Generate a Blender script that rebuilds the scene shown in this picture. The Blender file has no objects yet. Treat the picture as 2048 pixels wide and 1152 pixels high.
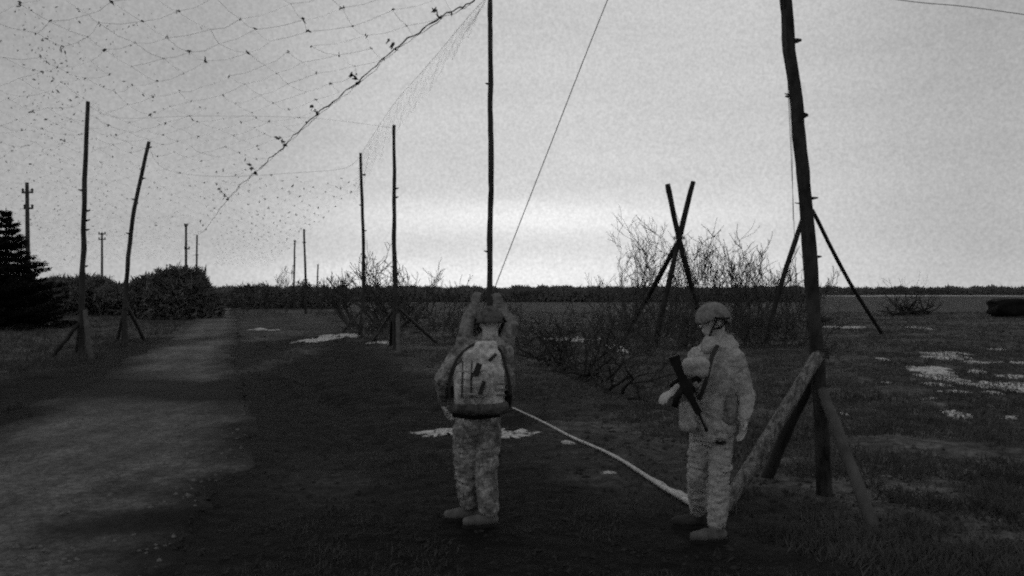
import bpy, math, random
import numpy as np
from mathutils import Vector, Matrix, noise as mnoise

R = random.Random(7)
NR = np.random.default_rng(11)
scn = bpy.context.scene
COL = scn.collection
F, CX, HY, CAMH = 1600.0, 1024.0, 583.0, 1.9

# ------------------------------------------------------------------ camera
cam_d = bpy.data.cameras.new('camera')
cam = bpy.data.objects.new('camera', cam_d)
COL.objects.link(cam)
cam.location = (0, 0, CAMH)
cam.rotation_euler = (math.radians(90), 0, 0)
cam_d.sensor_width = 36
cam_d.lens = 36 * F / 2048
cam_d.shift_y = 7 / 2048
cam_d.clip_end = 6000
scn.camera = cam

# ------------------------------------------------------------------ world
world = bpy.data.worlds.new('World')
scn.world = world
world.use_nodes = True
wt = world.node_tree
wt.nodes.clear()
def N(t, typ, **kw):
    n = t.nodes.new(typ)
    for k, v in kw.items():
        setattr(n, k, v)
    return n
def math_n(t, op, a, b=None, clamp=False):
    n = N(t, 'ShaderNodeMath', operation=op)
    n.use_clamp = clamp
    for i, v in enumerate((a, b)):
        if v is None: continue
        if isinstance(v, (int, float)): n.inputs[i].default_value = v
        else: t.links.new(v, n.inputs[i])
    return n.outputs[0]
def ramp(t, fac, stops, interp='LINEAR'):
    n = N(t, 'ShaderNodeValToRGB')
    n.color_ramp.interpolation = interp
    el = n.color_ramp.elements
    el[0].position, el[0].color = stops[0][0], (stops[0][1],) * 3 + (1,)
    el[1].position, el[1].color = stops[-1][0], (stops[-1][1],) * 3 + (1,)
    for p, c in stops[1:-1]:
        e = el.new(p); e.color = (c, c, c, 1)
    t.links.new(fac, n.inputs[0])
    return n.outputs[0]
SUN_EL, SUN_ROT = math.radians(7), math.radians(-2)
tc = N(wt, 'ShaderNodeTexCoord')
sep = N(wt, 'ShaderNodeSeparateXYZ'); wt.links.new(tc.outputs['Generated'], sep.inputs[0])
sky = N(wt, 'ShaderNodeTexSky', sky_type='NISHITA', sun_disc=False)
sky.sun_elevation, sky.sun_rotation = SUN_EL, SUN_ROT
bw = N(wt, 'ShaderNodeRGBToBW'); wt.links.new(sky.outputs[0], bw.inputs[0])
# an even overcast deck, brighter low down and towards the set sun
elev = ramp(wt, math_n(wt, 'ADD', sep.outputs['Z'], 0.0, True),
            [(0.0, .72), (.05, .65), (.09, .65), (.15, .60), (.35, .53), (.6, .46), (1.0, .40)])
az = math_n(wt, 'ARCTAN2', sep.outputs['X'], sep.outputs['Y'])
azf = math_n(wt, 'DIVIDE', math_n(wt, 'ABSOLUTE', math_n(wt, 'SUBTRACT', az, 0.08)), math.pi)
azr = ramp(wt, azf, [(0.0, 1.0), (.06, .96), (.15, .66), (.25, .56), (.5, .48), (1.0, .42)], 'EASE')
base = math_n(wt, 'MULTIPLY', elev, azr)
# low bright band between cloud layers near the sunset point
comb = N(wt, 'ShaderNodeCombineXYZ')
wt.links.new(math_n(wt, 'MULTIPLY', az, 1.6), comb.inputs[0])
wt.links.new(math_n(wt, 'MULTIPLY', sep.outputs['Z'], 11), comb.inputs[1])
cn = N(wt, 'ShaderNodeTexNoise'); cn.inputs['Scale'].default_value = 1.6; cn.inputs['Detail'].default_value = 5
cn.inputs['Roughness'].default_value = .5
wt.links.new(comb.outputs[0], cn.inputs['Vector'])
cloud = ramp(wt, cn.outputs[0], [(.3, .94), (.5, 1.0), (.7, 1.05)])
cn2 = N(wt, 'ShaderNodeTexNoise'); cn2.inputs['Scale'].default_value = 260; cn2.inputs['Detail'].default_value = 4
cn2.inputs['Roughness'].default_value = .75
wt.links.new(tc.outputs['Generated'], cn2.inputs['Vector'])
mott = ramp(wt, cn2.outputs[0], [(.25, .80), (.5, 1.0), (.75, 1.20)])
def gauss(v, c, w):
    d = math_n(wt, 'DIVIDE', math_n(wt, 'SUBTRACT', v, c), w)
    return math_n(wt, 'POWER', 2.718, math_n(wt, 'MULTIPLY', math_n(wt, 'MULTIPLY', d, d), -1.0))
band = math_n(wt, 'MULTIPLY', gauss(sep.outputs['Z'], .092, .022), gauss(az, .02, .24))
band2 = math_n(wt, 'MULTIPLY', gauss(sep.outputs['Z'], .02, .025), gauss(az, -.06, .26))
bandv = math_n(wt, 'ADD', math_n(wt, 'MULTIPLY', band, .18), math_n(wt, 'MULTIPLY', band2, .17))
glow = math_n(wt, 'ADD', base, bandv)
tot = math_n(wt, 'MULTIPLY', math_n(wt, 'MULTIPLY', glow, cloud), mott)
tot = math_n(wt, 'ADD', tot, math_n(wt, 'MULTIPLY', math_n(wt, 'MINIMUM', bw.outputs[0], 2.0), 0.01))
bg = N(wt, 'ShaderNodeBackground'); wt.links.new(tot, bg.inputs['Color']); bg.inputs['Strength'].default_value = 1.04
wo = N(wt, 'ShaderNodeOutputWorld'); wt.links.new(bg.outputs[0], wo.inputs[0])

# ------------------------------------------------------------------ sun (veiled by the overcast) and exposure
sd = bpy.data.lights.new('sun', 'SUN'); sd.energy = 0.12; sd.angle = math.radians(40); sd.color = (1, 1, 1)
sun = bpy.data.objects.new('sun', sd); COL.objects.link(sun)
sun.rotation_euler = (math.radians(52), 0, math.radians(-48))
scn.view_settings.view_transform = 'Standard'
scn.view_settings.look = 'None'
scn.view_settings.exposure = 0.0
scn.view_settings.gamma = 1.0
scn.view_settings.use_curve_mapping = False
scn.render.filter_size = 2.15
scn.cycles.filter_width = 2.15
scn.cycles.max_bounces = 4
scn.cycles.use_denoising = False
scn.cycles.use_adaptive_sampling = True
scn.cycles.adaptive_threshold = 0.08
scn.cycles.adaptive_min_samples = 16

# ------------------------------------------------------------------ helpers
def at(px, py, d):
    return Vector(((px - CX) / F * d, d, CAMH - (py - HY) / F * d))
def gnd(px, py):
    d = F * CAMH / (py - HY)
    return Vector(((px - CX) / F * d, d, 0))

def vnoise(x, y, seed=0):
    xi = np.floor(x).astype(np.int64); yi = np.floor(y).astype(np.int64)
    xf = x - xi; yf = y - yi
    u = xf * xf * (3 - 2 * xf); v = yf * yf * (3 - 2 * yf)
    def h(a, b):
        n = (a * 374761393 + b * 668265263 + seed * 974634777) & 0x7fffffff
        n = ((n ^ (n >> 13)) * 1274126177) & 0x7fffffff
        return ((n ^ (n >> 16)) & 0xffff) / 65535.0
    return (h(xi, yi) * (1 - u) + h(xi + 1, yi) * u) * (1 - v) + (h(xi, yi + 1) * (1 - u) + h(xi + 1, yi + 1) * u) * v
def fbm(x, y, o=4, seed=0, rough=.5):
    t = 0; a = 1; s = 0
    for i in range(o):
        t = t + a * vnoise(x, y, seed + i * 17); s += a; a *= rough; x = x * 2.03 + 5.1; y = y * 2.03 + 1.7
    return t / s

RY = np.array([0, 3, 5.3, 7.3, 9.6, 12.3, 17.2, 26, 36, 53, 80, 140, 400.])
RR = np.array([-2.1, -2.2, -2.3, -2.75, -3.15, -3.95, -5.8, -9.0, -12.2, -18.0, -27.5, -48, -140.])
RL = np.array([-6.0, -6.1, -6.2, -6.35, -6.7, -7.5, -8.9, -11.9, -15.0, -21.0, -31, -52, -146.])
def road_v(x, y):
    r = np.interp(y, RY, RR); l = np.interp(y, RY, RL)
    return (x - l) / (r - l)
def height(x, y):
    x = np.asarray(x, float); y = np.asarray(y, float)
    v = road_v(x, y)
    off = np.maximum(np.maximum(-v, v - 1) * 3.7, 0)
    m = np.clip(off / 1.2, 0, 1)
    h = (fbm(x * .35, y * .35, 3, 3) - .5) * .16 + (fbm(x * 2.3, y * 2.3, 3, 9) - .5) * .09 + (fbm(x * 7, y * 7, 2, 21) - .5) * .03
    near = np.exp(-((x - .6) ** 2 / 8 + (y - 7) ** 2 / 6))
    h = h * m * (1 - .75 * near)
    # wheel ruts churned beside the road
    s = x - np.interp(y, RY, RR)
    rut = -.07 * np.exp(-((s - 1.5) / .22) ** 2) - .07 * np.exp(-((s - 3.1) / .22) ** 2) + .04 * np.exp(-((s - .95) / .2) ** 2)
    h = h + rut * (y > 9) * np.clip((y - 9) / 4, 0, 1)
    return (h - .02 * m) * np.clip(1.6 - np.hypot(x, y) / 90, 0, 1)
def H(x, y): return float(height(np.array([x]), np.array([y]))[0])
def gnd2(px, py, lift=0.0):
    z = 0.0
    for _ in range(6):
        d = F * (CAMH - z - lift) / (py - HY); x = (px - CX) / F * d; z = .5 * z + .5 * H(x, d)
    return Vector((x, d, z + lift))
# darker (negative) and paler (positive) patches multiplied into the ground and road colour
TONE_PATCHES = [(400, 784, 250, 26, -.74), (230, 1050, 190, 34, -.7), (60, 900, 60, 40, -.3), (440, 778, 130, 30, -.5), (120, 778, 170, 34, -.8), (0, 845, 90, 36, -.75), (335, 690, 60, 22, -.7), (240, 735, 60, 12, -.6), (430, 690, 60, 30, .3), (600, 800, 130, 60, -.3), (330, 905, 150, 8, -.2), (620, 730, 60, 45, -.45), (700, 780, 130, 40, -.4), (60, 760, 90, 40, -.55), (330, 640, 40, 14, -.5),
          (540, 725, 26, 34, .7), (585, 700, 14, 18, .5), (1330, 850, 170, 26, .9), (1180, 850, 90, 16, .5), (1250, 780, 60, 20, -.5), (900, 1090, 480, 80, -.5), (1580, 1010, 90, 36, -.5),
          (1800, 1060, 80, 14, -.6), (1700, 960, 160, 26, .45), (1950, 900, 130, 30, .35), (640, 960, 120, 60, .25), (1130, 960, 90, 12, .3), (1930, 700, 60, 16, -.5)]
def patch_tone(x, y):
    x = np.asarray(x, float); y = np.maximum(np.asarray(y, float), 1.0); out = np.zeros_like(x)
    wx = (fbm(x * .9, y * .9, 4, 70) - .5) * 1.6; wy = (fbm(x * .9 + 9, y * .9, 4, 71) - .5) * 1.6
    for (px, py, rx, ry, v) in TONE_PATCHES:
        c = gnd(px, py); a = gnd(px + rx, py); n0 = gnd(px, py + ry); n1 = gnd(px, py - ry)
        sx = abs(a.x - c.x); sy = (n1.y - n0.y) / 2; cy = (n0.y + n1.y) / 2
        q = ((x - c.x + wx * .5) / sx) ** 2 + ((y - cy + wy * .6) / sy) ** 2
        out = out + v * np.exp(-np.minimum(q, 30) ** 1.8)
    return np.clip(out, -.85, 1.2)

def mesh_np(name, v, f, smooth=True):
    v = np.asarray(v, np.float32).reshape(-1, 3)
    me = bpy.data.meshes.new(name)
    if isinstance(f, np.ndarray):
        k = f.shape[1]
        me.vertices.add(len(v)); me.vertices.foreach_set('co', v.ravel())
        me.loops.add(f.size); me.loops.foreach_set('vertex_index', f.ravel().astype(np.int32))
        me.polygons.add(len(f)); me.polygons.foreach_set('loop_start', np.arange(0, f.size, k, dtype=np.int32))
        try: me.polygons.foreach_set('loop_total', np.full(len(f), k, np.int32))
        except Exception: pass
        me.update(calc_edges=True); me.validate()
    else:
        me.from_pydata([tuple(p) for p in v.tolist()], [], f); me.update()
    me.polygons.foreach_set('use_smooth', np.full(len(me.polygons), smooth, bool))
    return me
def link(name, me, mat=None, parent=None, loc=None):
    o = bpy.data.objects.new(name, me)
    COL.objects.link(o)
    if mat and me is not None: me.materials.append(mat)
    if parent: o.parent = parent
    if loc is not None: o.location = loc
    return o
def tag(o, label=None, cat=None, group=None, kind=None):
    if label: o['label'] = label
    if cat: o['category'] = cat
    if group: o['group'] = group
    if kind: o['kind'] = kind
    return o
def thing(name, loc, label, cat, group=None):
    return tag(link(name, None, loc=loc), label, cat, group)

class MB:
    def __init__(s, origin=(0, 0, 0)): s.v = []; s.f = []; s.o = Vector(origin)
    def add(s, vs, fs):
        b = len(s.v); s.v += [tuple(Vector(p) - s.o) for p in vs]; s.f += [tuple(i + b for i in q) for q in fs]
    def tube(s, pts, rad, n=8, cap=True, rough=0, seed=0):
        pts = [Vector(p) for p in pts]
        if not hasattr(rad, '__len__'): rad = [rad] * len(pts)
        vs, fs = [], []
        ref = Vector((0, 0, 1)) if abs((pts[-1] - pts[0]).normalized().z) < .9 else Vector((0, 1, 0))
        for i, p in enumerate(pts):
            t = (pts[min(i + 1, len(pts) - 1)] - pts[max(i - 1, 0)]).normalized()
            a = t.cross(ref).normalized(); b = a.cross(t)
            for k in range(n):
                th = 2 * math.pi * k / n
                r = rad[i] * (1 + (rough * (mnoise.noise(Vector((k * .9, i * .45, seed))) if rough else 0)))
                vs.append(p + (a * math.cos(th) + b * math.sin(th)) * r)
        for i in range(len(pts) - 1):
            for k in range(n):
                fs.append((i * n + k, i * n + (k + 1) % n, (i + 1) * n + (k + 1) % n, (i + 1) * n + k))
        if cap:
            fs.append(tuple(range(n - 1, -1, -1))); fs.append(tuple((len(pts) - 1) * n + k for k in range(n)))
        s.add(vs, fs)
    def build(s, name, mat, parent=None, smooth=True, loc=None):
        me = bpy.data.meshes.new(name); me.from_pydata(s.v, [], s.f); me.update()
        me.polygons.foreach_set('use_smooth', np.full(len(me.polygons), smooth, bool))
        return link(name, me, mat, parent, loc)

# ------------------------------------------------------------------ materials (a black and white world)
def mat(name, lo, hi, scale=6, rough=.9, bump=.3, stretch=(1, 1, 1), detail=6, contrast=(.35, .65), spec=.2, bdist=.01):
    m = bpy.data.materials.new(name); m.use_nodes = True
    t = m.node_tree; b = t.nodes['Principled BSDF']
    b.inputs['Roughness'].default_value = rough
    b.inputs['Specular IOR Level'].default_value = spec
    c = N(t, 'ShaderNodeTexCoord'); mp = N(t, 'ShaderNodeMapping'); mp.inputs['Scale'].default_value = stretch
    t.links.new(c.outputs['Object'], mp.inputs[0])
    n = N(t, 'ShaderNodeTexNoise'); n.inputs['Scale'].default_value = scale; n.inputs['Detail'].default_value = detail
    n.inputs['Roughness'].default_value = .62
    t.links.new(mp.outputs[0], n.inputs['Vector'])
    t.links.new(ramp(t, n.outputs[0], [(contrast[0], lo), (contrast[1], hi)]), b.inputs['Base Color'])
    if bump:
        bn = N(t, 'ShaderNodeBump'); bn.inputs['Strength'].default_value = bump; bn.inputs['Distance'].default_value = bdist
        n2 = N(t, 'ShaderNodeTexNoise'); n2.inputs['Scale'].default_value = scale * 3; n2.inputs['Detail'].default_value = 8
        t.links.new(mp.outputs[0], n2.inputs['Vector'])
        t.links.new(n2.outputs[0], bn.inputs['Height']); t.links.new(bn.outputs[0], b.inputs['Normal'])
    return m
def camo(name, tones, scale=7):
    m = mat(name, .1, .2, scale, .95, .5, bdist=.004)
    t = m.node_tree; b = t.nodes['Principled BSDF']
    c = N(t, 'ShaderNodeTexCoord')
    n = N(t, 'ShaderNodeTexNoise'); n.inputs['Scale'].default_value = scale; n.inputs['Detail'].default_value = 4
    n.inputs['Distortion'].default_value = .3; n.inputs['Roughness'].default_value = .75
    t.links.new(c.outputs['Object'], n.inputs['Vector'])
    st = [(0.0, tones[0]), (.42, tones[1]), (.5, tones[2]), (.57, tones[3]), (1.0, tones[3])]
    r = ramp(t, n.outputs[0], st, 'CONSTANT')
    f = N(t, 'ShaderNodeTexNoise'); f.inputs['Scale'].default_value = scale * 5
    t.links.new(c.outputs['Object'], f.inputs['Vector'])
    mul = math_n(t, 'MULTIPLY', r, ramp(t, f.outputs[0], [(.3, .75), (.7, 1.2)]))
    t.links.new(mul, b.inputs['Base Color'])
    return m
M = {}
M['bark'] = mat('bark', .03, .08, 5, .95, .8, (1, 1, .35), 8)
M['bark_near'] = mat('bark_near', .012, .07, 9, .95, 1.0, (1, 1, .4), 8, bdist=.02)
M['peeled'] = mat('peeled_wood', .09, .33, 30, .9, 1.0, (1, 1, .35), 10, bdist=.02, contrast=(.40, .62))
M['peeled_far'] = mat('weathered_strut_wood', .06, .13, 5, .9, .5, (1, 1, .4), 6)
M['dark_wood'] = mat('dark_wood', .02, .05, 5, .9, .6, (1, 1, .4), 6)
M['twig'] = mat('twig_bark', .06, .12, 6, .95, 0)
M['scrub'] = mat('dry_scrub_twigs', .05, .11, 2, .95, 0)
M['utility'] = mat('utility_wood', .05, .09, 4, .9, 0)
M['needles'] = mat('spruce_needles', .006, .018, 3, .95, 0)
M['bush'] = mat('leafless_bush', .10, .20, 1.2, .95, 0)
M['treeline'] = mat('treeline', .13, .19, .08, .95, 0)
M['wire'] = mat('wire', .05, .08, 5, .6, 0)
M['net'] = mat('net_scrim', .05, .12, 4, .95, 0)
M['thread'] = mat('net_thread', .10, .2, 4, .95, 0)
M['rope'] = mat('edge_rope', .05, .14, 9, .95, .3)
M['white_rope'] = mat('white_rope', .45, .75, 12, .85, .6)
M['snow'] = mat('snow', .06, .66, 11, .8, .5, contrast=(.40, .50), bdist=.02)
M['dead_grass'] = mat('dead_grass', .05, .13, .8, .95, 0)
M['tarp'] = mat('black_tarp', .004, .01, 2, .7, .3)
M['camo'] = camo('camouflage_cloth', (.11, .18, .29, .42), 11)
M['camo_light'] = camo('faded_camouflage', (.30, .38, .47, .42), 12)
M['camo_pack'] = camo('camouflage_pack', (.26, .42, .60, .72), 6)
M['camo_mid'] = camo('dull_camouflage', (.10, .16, .25, .20), 9)
M['camo_dark'] = camo('dark_camouflage', (.06, .10, .13, .09), 8)
M['skin'] = mat('skin', .42, .52, 12, .6, .2)
M['helmet'] = camo('helmet_cover', (.12, .19, .26, .17), 9)
M['boot'] = mat('boot_leather', .09, .18, 9, .8, .4)
M['boot_dark'] = mat('dark_boot', .03, .06, 9, .8, .4)
M['sole'] = mat('boot_sole', .02, .03, 9, .8, 0)
M['black'] = mat('black_gear', .006, .014, 12, .6, .3)
M['webbing'] = mat('webbing', .03, .05, 20, .8, .2)
M['glove'] = mat('glove', .14, .22, 14, .8, .3)

# ------------------------------------------------------------------ ground
def axis(lo, hi, n, c, tight):
    t = np.linspace(-1, 1, n)
    s = np.sinh(t * tight) / math.sinh(tight)
    return np.where(s < 0, c + s * (c - lo), c + s * (hi - c))
gx = axis(-1500, 1500, 560, -1, 8.6)
gy = np.concatenate([np.linspace(-30, 1, 30), 1 + (np.sinh(np.linspace(0, 1, 620) * 8.2) / math.sinh(8.2)) * 2600 * 1.0 + np.linspace(0, 1, 620) * 12])
gy = np.unique(gy)
X, Y = np.meshgrid(gx, gy)
Z = height(X, Y)
nx, ny = len(gx), len(gy)
V = np.stack([X, Y, Z], -1).reshape(-1, 3)
I = np.arange(nx * ny).reshape(ny, nx)
FQ = np.stack([I[:-1, :-1], I[:-1, 1:], I[1:, 1:], I[1:, :-1]], -1).reshape(-1, 4)
me = mesh_np('ground', V, FQ)
s_ = V[:, 0] - np.interp(V[:, 1], RY, RR)
wob = (fbm(V[:, 0] * .5, V[:, 1] * .5, 4, 40) - .5) * 3
mud = np.clip((6.0 + wob * 1.2 - s_) / 2.2, 0, 1) * np.clip((s_ + 6.5 + wob) / 2, 0, 1)
mud = np.where(V[:, 1] > 34 + wob * 4, mud * .25, mud)
st_ = patch_tone(V[:, 0], V[:, 1]); mud = mud * (1 - .75 * np.clip(st_, 0, 1))
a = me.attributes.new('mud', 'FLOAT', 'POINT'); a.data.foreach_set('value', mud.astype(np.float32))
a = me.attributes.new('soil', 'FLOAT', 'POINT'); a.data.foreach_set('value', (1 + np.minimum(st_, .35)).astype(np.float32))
gm = mat('earth_and_grass', .02, .05, 1.3, .97, 1.0, bdist=.04)
t = gm.node_tree; b = t.nodes['Principled BSDF']
c = N(t, 'ShaderNodeTexCoord')
def tn(scale, det=6, ro=.6, st=(1, 1, 1)):
    mp = N(t, 'ShaderNodeMapping'); mp.inputs['Scale'].default_value = st; t.links.new(c.outputs['Object'], mp.inputs[0])
    n = N(t, 'ShaderNodeTexNoise'); n.inputs['Scale'].default_value = scale; n.inputs['Detail'].default_value = det
    n.inputs['Roughness'].default_value = ro; t.links.new(mp.outputs[0], n.inputs['Vector']); return n.outputs[0]
grass_c = math_n(t, 'MULTIPLY', ramp(t, tn(.35, 8, .7), [(.35, .034), (.5, .072), (.68, .125)]), ramp(t, tn(5, 8, .8), [(.40, .4), (.5, .9), (.61, 1.8)]))
mud_c = math_n(t, 'MULTIPLY', ramp(t, tn(.7, 8, .7), [(.35, .005), (.55, .009), (.7, .021)]), ramp(t, tn(8, 8, .8), [(.41, .4), (.5, .9), (.61, 2.0)]))
at_n = N(t, 'ShaderNodeAttribute'); at_n.attribute_name = 'mud'
mx = N(t, 'ShaderNodeMix', data_type='FLOAT')
t.links.new(at_n.outputs['Fac'], mx.inputs[0]); t.links.new(grass_c, mx.inputs[2]); t.links.new(mud_c, mx.inputs[3])
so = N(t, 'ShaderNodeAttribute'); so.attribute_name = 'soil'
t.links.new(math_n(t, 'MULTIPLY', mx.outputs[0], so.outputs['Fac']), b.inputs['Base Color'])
g = link('ground', me, gm); g['kind'] = 'structure'

# road: a pale dirt sheet with ragged edges
ys = np.concatenate([np.linspace(-6, 30, 280), np.linspace(30.3, 90, 160), np.linspace(91, 300, 60)])
nv = 34
rv = []
for j, y in enumerate(ys):
    l = np.interp(y, RY, RL); r = np.interp(y, RY, RR)
    jl = (fbm(np.array([y * .9]), np.array([3.]), 4, 5)[0] - .5) * .9
    jr = (fbm(np.array([y * .9]), np.array([9.]), 4, 6)[0] - .5) * .7
    xs = np.linspace(l + jl, r + jr, nv)
    yy = np.full(nv, y)
    edge = np.minimum(np.arange(nv), np.arange(nv)[::-1]) / 3.0
    base = .004 + .016 * np.clip(edge, 0, 1)
    vv = np.linspace(0, 1, nv)
    rut = -.018 * np.exp(-((vv - .27) / .07) ** 2) - .018 * np.exp(-((vv - .72) / .07) ** 2)
    zz = base + rut * .6 + np.maximum(height(xs, yy), -.05) * .0
    zz = zz + (fbm(xs * 3, yy * 3, 3, 77) - .5) * .012
    zz = np.where(edge < .2, -.03, zz)
    rv.append(np.stack([xs, yy, zz + .012], -1))
rv = np.array(rv); I = np.arange(rv.shape[0] * nv).reshape(-1, nv)
FQ = np.stack([I[:-1, :-1], I[:-1, 1:], I[1:, 1:], I[1:, :-1]], -1).reshape(-1, 4)
me = mesh_np('road', rv.reshape(-1, 3), FQ)
vv = np.tile(np.linspace(0, 1, nv), rv.shape[0]).astype(np.float32)
a = me.attributes.new('across', 'FLOAT', 'POINT'); a.data.foreach_set('value', vv)
q_ = rv.reshape(-1, 3); a = me.attributes.new('soil', 'FLOAT', 'POINT'); a.data.foreach_set('value', (1 + patch_tone(q_[:, 0], q_[:, 1])).astype(np.float32))
rm = mat('dirt_road', .04, .1, 1, .97, .8, bdist=.02)
t = rm.node_tree; b = t.nodes['Principled BSDF']; c = N(t, 'ShaderNodeTexCoord')
big = ramp(t, tn(.33, 5, .6, (.6, 1.0, 1)), [(.34, .075), (.46, .105), (.6, .14)])
fine = math_n(t, 'MULTIPLY', ramp(t, tn(14, 8, .85), [(.42, .55), (.5, .95), (.6, 1.7)]), ramp(t, tn(2.2, 6, .7, (1.3, .5, 1)), [(.35, .7), (.65, 1.25)]))
an = N(t, 'ShaderNodeAttribute'); an.attribute_name = 'across'
strip = ramp(t, math_n(t, 'ADD', an.outputs['Fac'], math_n(t, 'MULTIPLY', math_n(t, 'SUBTRACT', tn(1.1, 6), .5), .7)),
             [(0.0, .30), (.12, .75), (.3, 1.15), (.5, .85), (.68, 1.1), (.84, .55), (1.0, .11)])
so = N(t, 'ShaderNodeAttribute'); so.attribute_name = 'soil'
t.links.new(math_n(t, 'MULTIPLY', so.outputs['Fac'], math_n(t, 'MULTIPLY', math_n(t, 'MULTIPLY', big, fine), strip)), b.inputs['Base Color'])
rd = link('road', me, rm); rd['kind'] = 'structure'

# ------------------------------------------------------------------ logs, poles and struts
def lerp_path(pts, n):
    """resample a polyline of Vectors smoothly"""
    out = []
    P = [Vector(p) for p in pts]
    for i in range(len(P) - 1):
        p0 = P[max(i - 1, 0)]; p1 = P[i]; p2 = P[i + 1]; p3 = P[min(i + 2, len(P) - 1)]
        for k in range(n):
            u = k / n
            out.append(.5 * ((2 * p1) + (-p0 + p2) * u + (2 * p0 - 5 * p1 + 4 * p2 - p3) * u * u + (-p0 + 3 * p1 - 3 * p2 + p3) * u ** 3))
    out.append(P[-1])
    return out
def log_mb(origin, pts, r0, r1, n=10, seg=5, wob=.25, seed=0, rough=.18):
    mb = MB(origin)
    path = lerp_path(pts, seg)
    L = len(path)
    rr = []
    for i, p in enumerate(path):
        r = r0 + (r1 - r0) * i / (L - 1)
        w = Vector((mnoise.noise(Vector((i * .45, seed, 0))), mnoise.noise(Vector((i * .45, seed, 7))), 0)) * r * wob
        path[i] = p + (w if 0 < i else Vector())
        rr.append(r * (1 + .10 * mnoise.noise(Vector((i * .8, seed, 3)))))
    mb.tube(path, rr, n, True, rough, seed)
    return mb, path
def stub(mb, p, side, L, r, up=.25):
    p = Vector(p); d = Vector((side, R.uniform(-.3, .3), up)).normalized()
    mb.tube([p, p + d * L * .6, p + d * L], [r * 1.5, r * 1.1, r * .5], 6)
def lashing(parent, origin, c, r, turns=5, axis_dir=Vector((0, 0, 1)), h=.10):
    mb = MB(origin); pts = []
    for i in range(turns * 10 + 1):
        th = i / 10 * 2 * math.pi
        pts.append(Vector(c) + Vector((math.cos(th) * r, math.sin(th) * r, (i / (turns * 10) - .5) * h)))
    mb.tube(pts, .006, 4)
    return mb.build('lashing', M['wire'], parent)
def ground_pt(px, d, dz=-.06):
    x = (px - CX) / F * d
    return Vector((x, d, H(x, d) + dz))

def net_pole(label, base_px, d, path_px, r0, r1, struts=(), group='tall rough poles along the road', seg=6, near=False, stubs=()):
    b = ground_pt(base_px, d, 0)
    t = thing('net_pole', b, label, 'pole', group)
    pts = [b + Vector((0, 0, -.15))] + [at(px, py, d) for px, py in path_px]
    sd = R.random() * 50
    mb, path = log_mb(b, pts, r0, r1, 12 if near else 8, seg, .12 if near else .35, sd)
    for k in range(5 if not near else 0):
        q = path[R.randrange(2, len(path) - 1)]
        stub(mb, q, R.choice((-1, 1)), r0 * 1.9, r0 * .3)
    for (px, py, side, L, r) in stubs:
        stub(mb, at(px, py, d), side, L, r, .1)
    mb.build('log', M['bark_near'] if near else M['bark'], t)
    for (tx, ty, fx, fd, rr, m, *e) in struts:
        top = at(tx, ty, d + (fd - d) * .06)
        foot = ground_pt(fx, fd, -.05)
        sm, sp = log_mb(b, [foot, foot.lerp(top, .5) + Vector((R.uniform(-.02, .02), 0, R.uniform(-.02, .03))), top], rr * 1.08, rr * .92, 12 if near else 8, 7, .18, R.random() * 60)
        so = sm.build('strut', M[m], t)
        if e: so['label'] = e[0]
    if struts:
        c = at(struts[0][0], struts[0][1], d); c.x = at(path_px[0][0], 0, d).x
        lashing(t, b, (c.x, d, c.z), r0 * 1.15, 5 if near else 3)
    return t, path

# big near pole on the right
net_pole('thick knotty pole standing nearest on the right, braced by rough log struts', 1650, 7.45,
         [(1641, 820), (1635, 740), (1632, 690), (1624, 580), (1611, 400), (1600, 300), (1592, 200), (1579, 100), (1571, 0), (1556, -130), (1530, -280), (1503, -430), (1475, -583)],
         .070, .048,
         [(1640, 706, 1437, 6.95, .062, 'peeled', 'pale log strut nearest the soldier'),
          (1634, 735, 1530, 8.15, .055, 'dark_wood', 'dark log strut behind the pale one'),
          (1645, 780, 1752, 6.45, .050, 'peeled_far', 'log strut slanting out to the right')],
         'log braced poles', 4, True,
         [(1583, 83, 1, .09, .020), (1590, 194, -1, .09, .014), (1584, 190, -1, .08, .007), (1598, 232, 1, .085, .026),
          (1612, 398, 1, .11, .014), (1606, 408, -1, .09, .006), (1622, 515, 1, .10, .014), (1640, 640, 1, .1, .02)])
net_pole('tall slim pole rising out of frame behind the soldier with the backpack', 980, 16.2,
         [(979, 640), (980, 480), (982, 360), (981, 240), (981, 100), (980, 0), (979, -60)], .064, .046)
net_pole('nearer of the two strutted poles in front of the crooked bare tree', 791, 26.5,
         [(790, 600), (788, 470), (789, 360), (788, 250)], .085, .052,
         [(787, 618, 744, 31, .06, 'peeled_far'), (796, 630, 797, 24.3, .07, 'peeled_far'), (784, 640, 781, 27.9, .06, 'dark_wood'), (796, 615, 878, 30.5, .06, 'peeled_far')])
net_pole('further and left one of the two strutted poles at the bare tree', 724, 33.5,
         [(726, 590), (727, 480), (723, 380), (721, 306)], .085, .055,
         [(723, 622, 683, 36.5, .06, 'peeled_far'), (727, 625, 729, 31, .06, 'peeled_far'), (722, 635, 719, 34.5, .07, 'dark_wood'), (728, 618, 762, 38, .06, 'peeled_far')])
net_pole('tallest pole left of the road, next to the spruce', 165, 23.7,
         [(164, 590), (167, 480), (170, 360), (175, 203)], .095, .06,
         [(170, 622, 184, 22.6, .075, 'peeled_far'), (162, 640, 152, 24.6, .065, 'peeled_far'), (160, 645, 100, 23.2, .055, 'dark_wood')])
net_pole('leaning bent pole left of the road, tilting towards the road', 248, 28.2,
         [(252, 590), (258, 500), (272, 400), (298, 283)], .09, .06,
         [(249, 618, 232, 30, .07, 'peeled_far'), (250, 640, 251, 27.2, .08, 'dark_wood'), (254, 612, 290, 31, .07, 'peeled_far')])
net_pole('thin far pole where the net edge meets the round bush', 391, 70, [(393, 560), (394, 470)], .11, .07)
net_pole('far pole in the middle distance, taller of the close pair', 611, 69, [(611, 560), (608, 458)], .12, .08)
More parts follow.
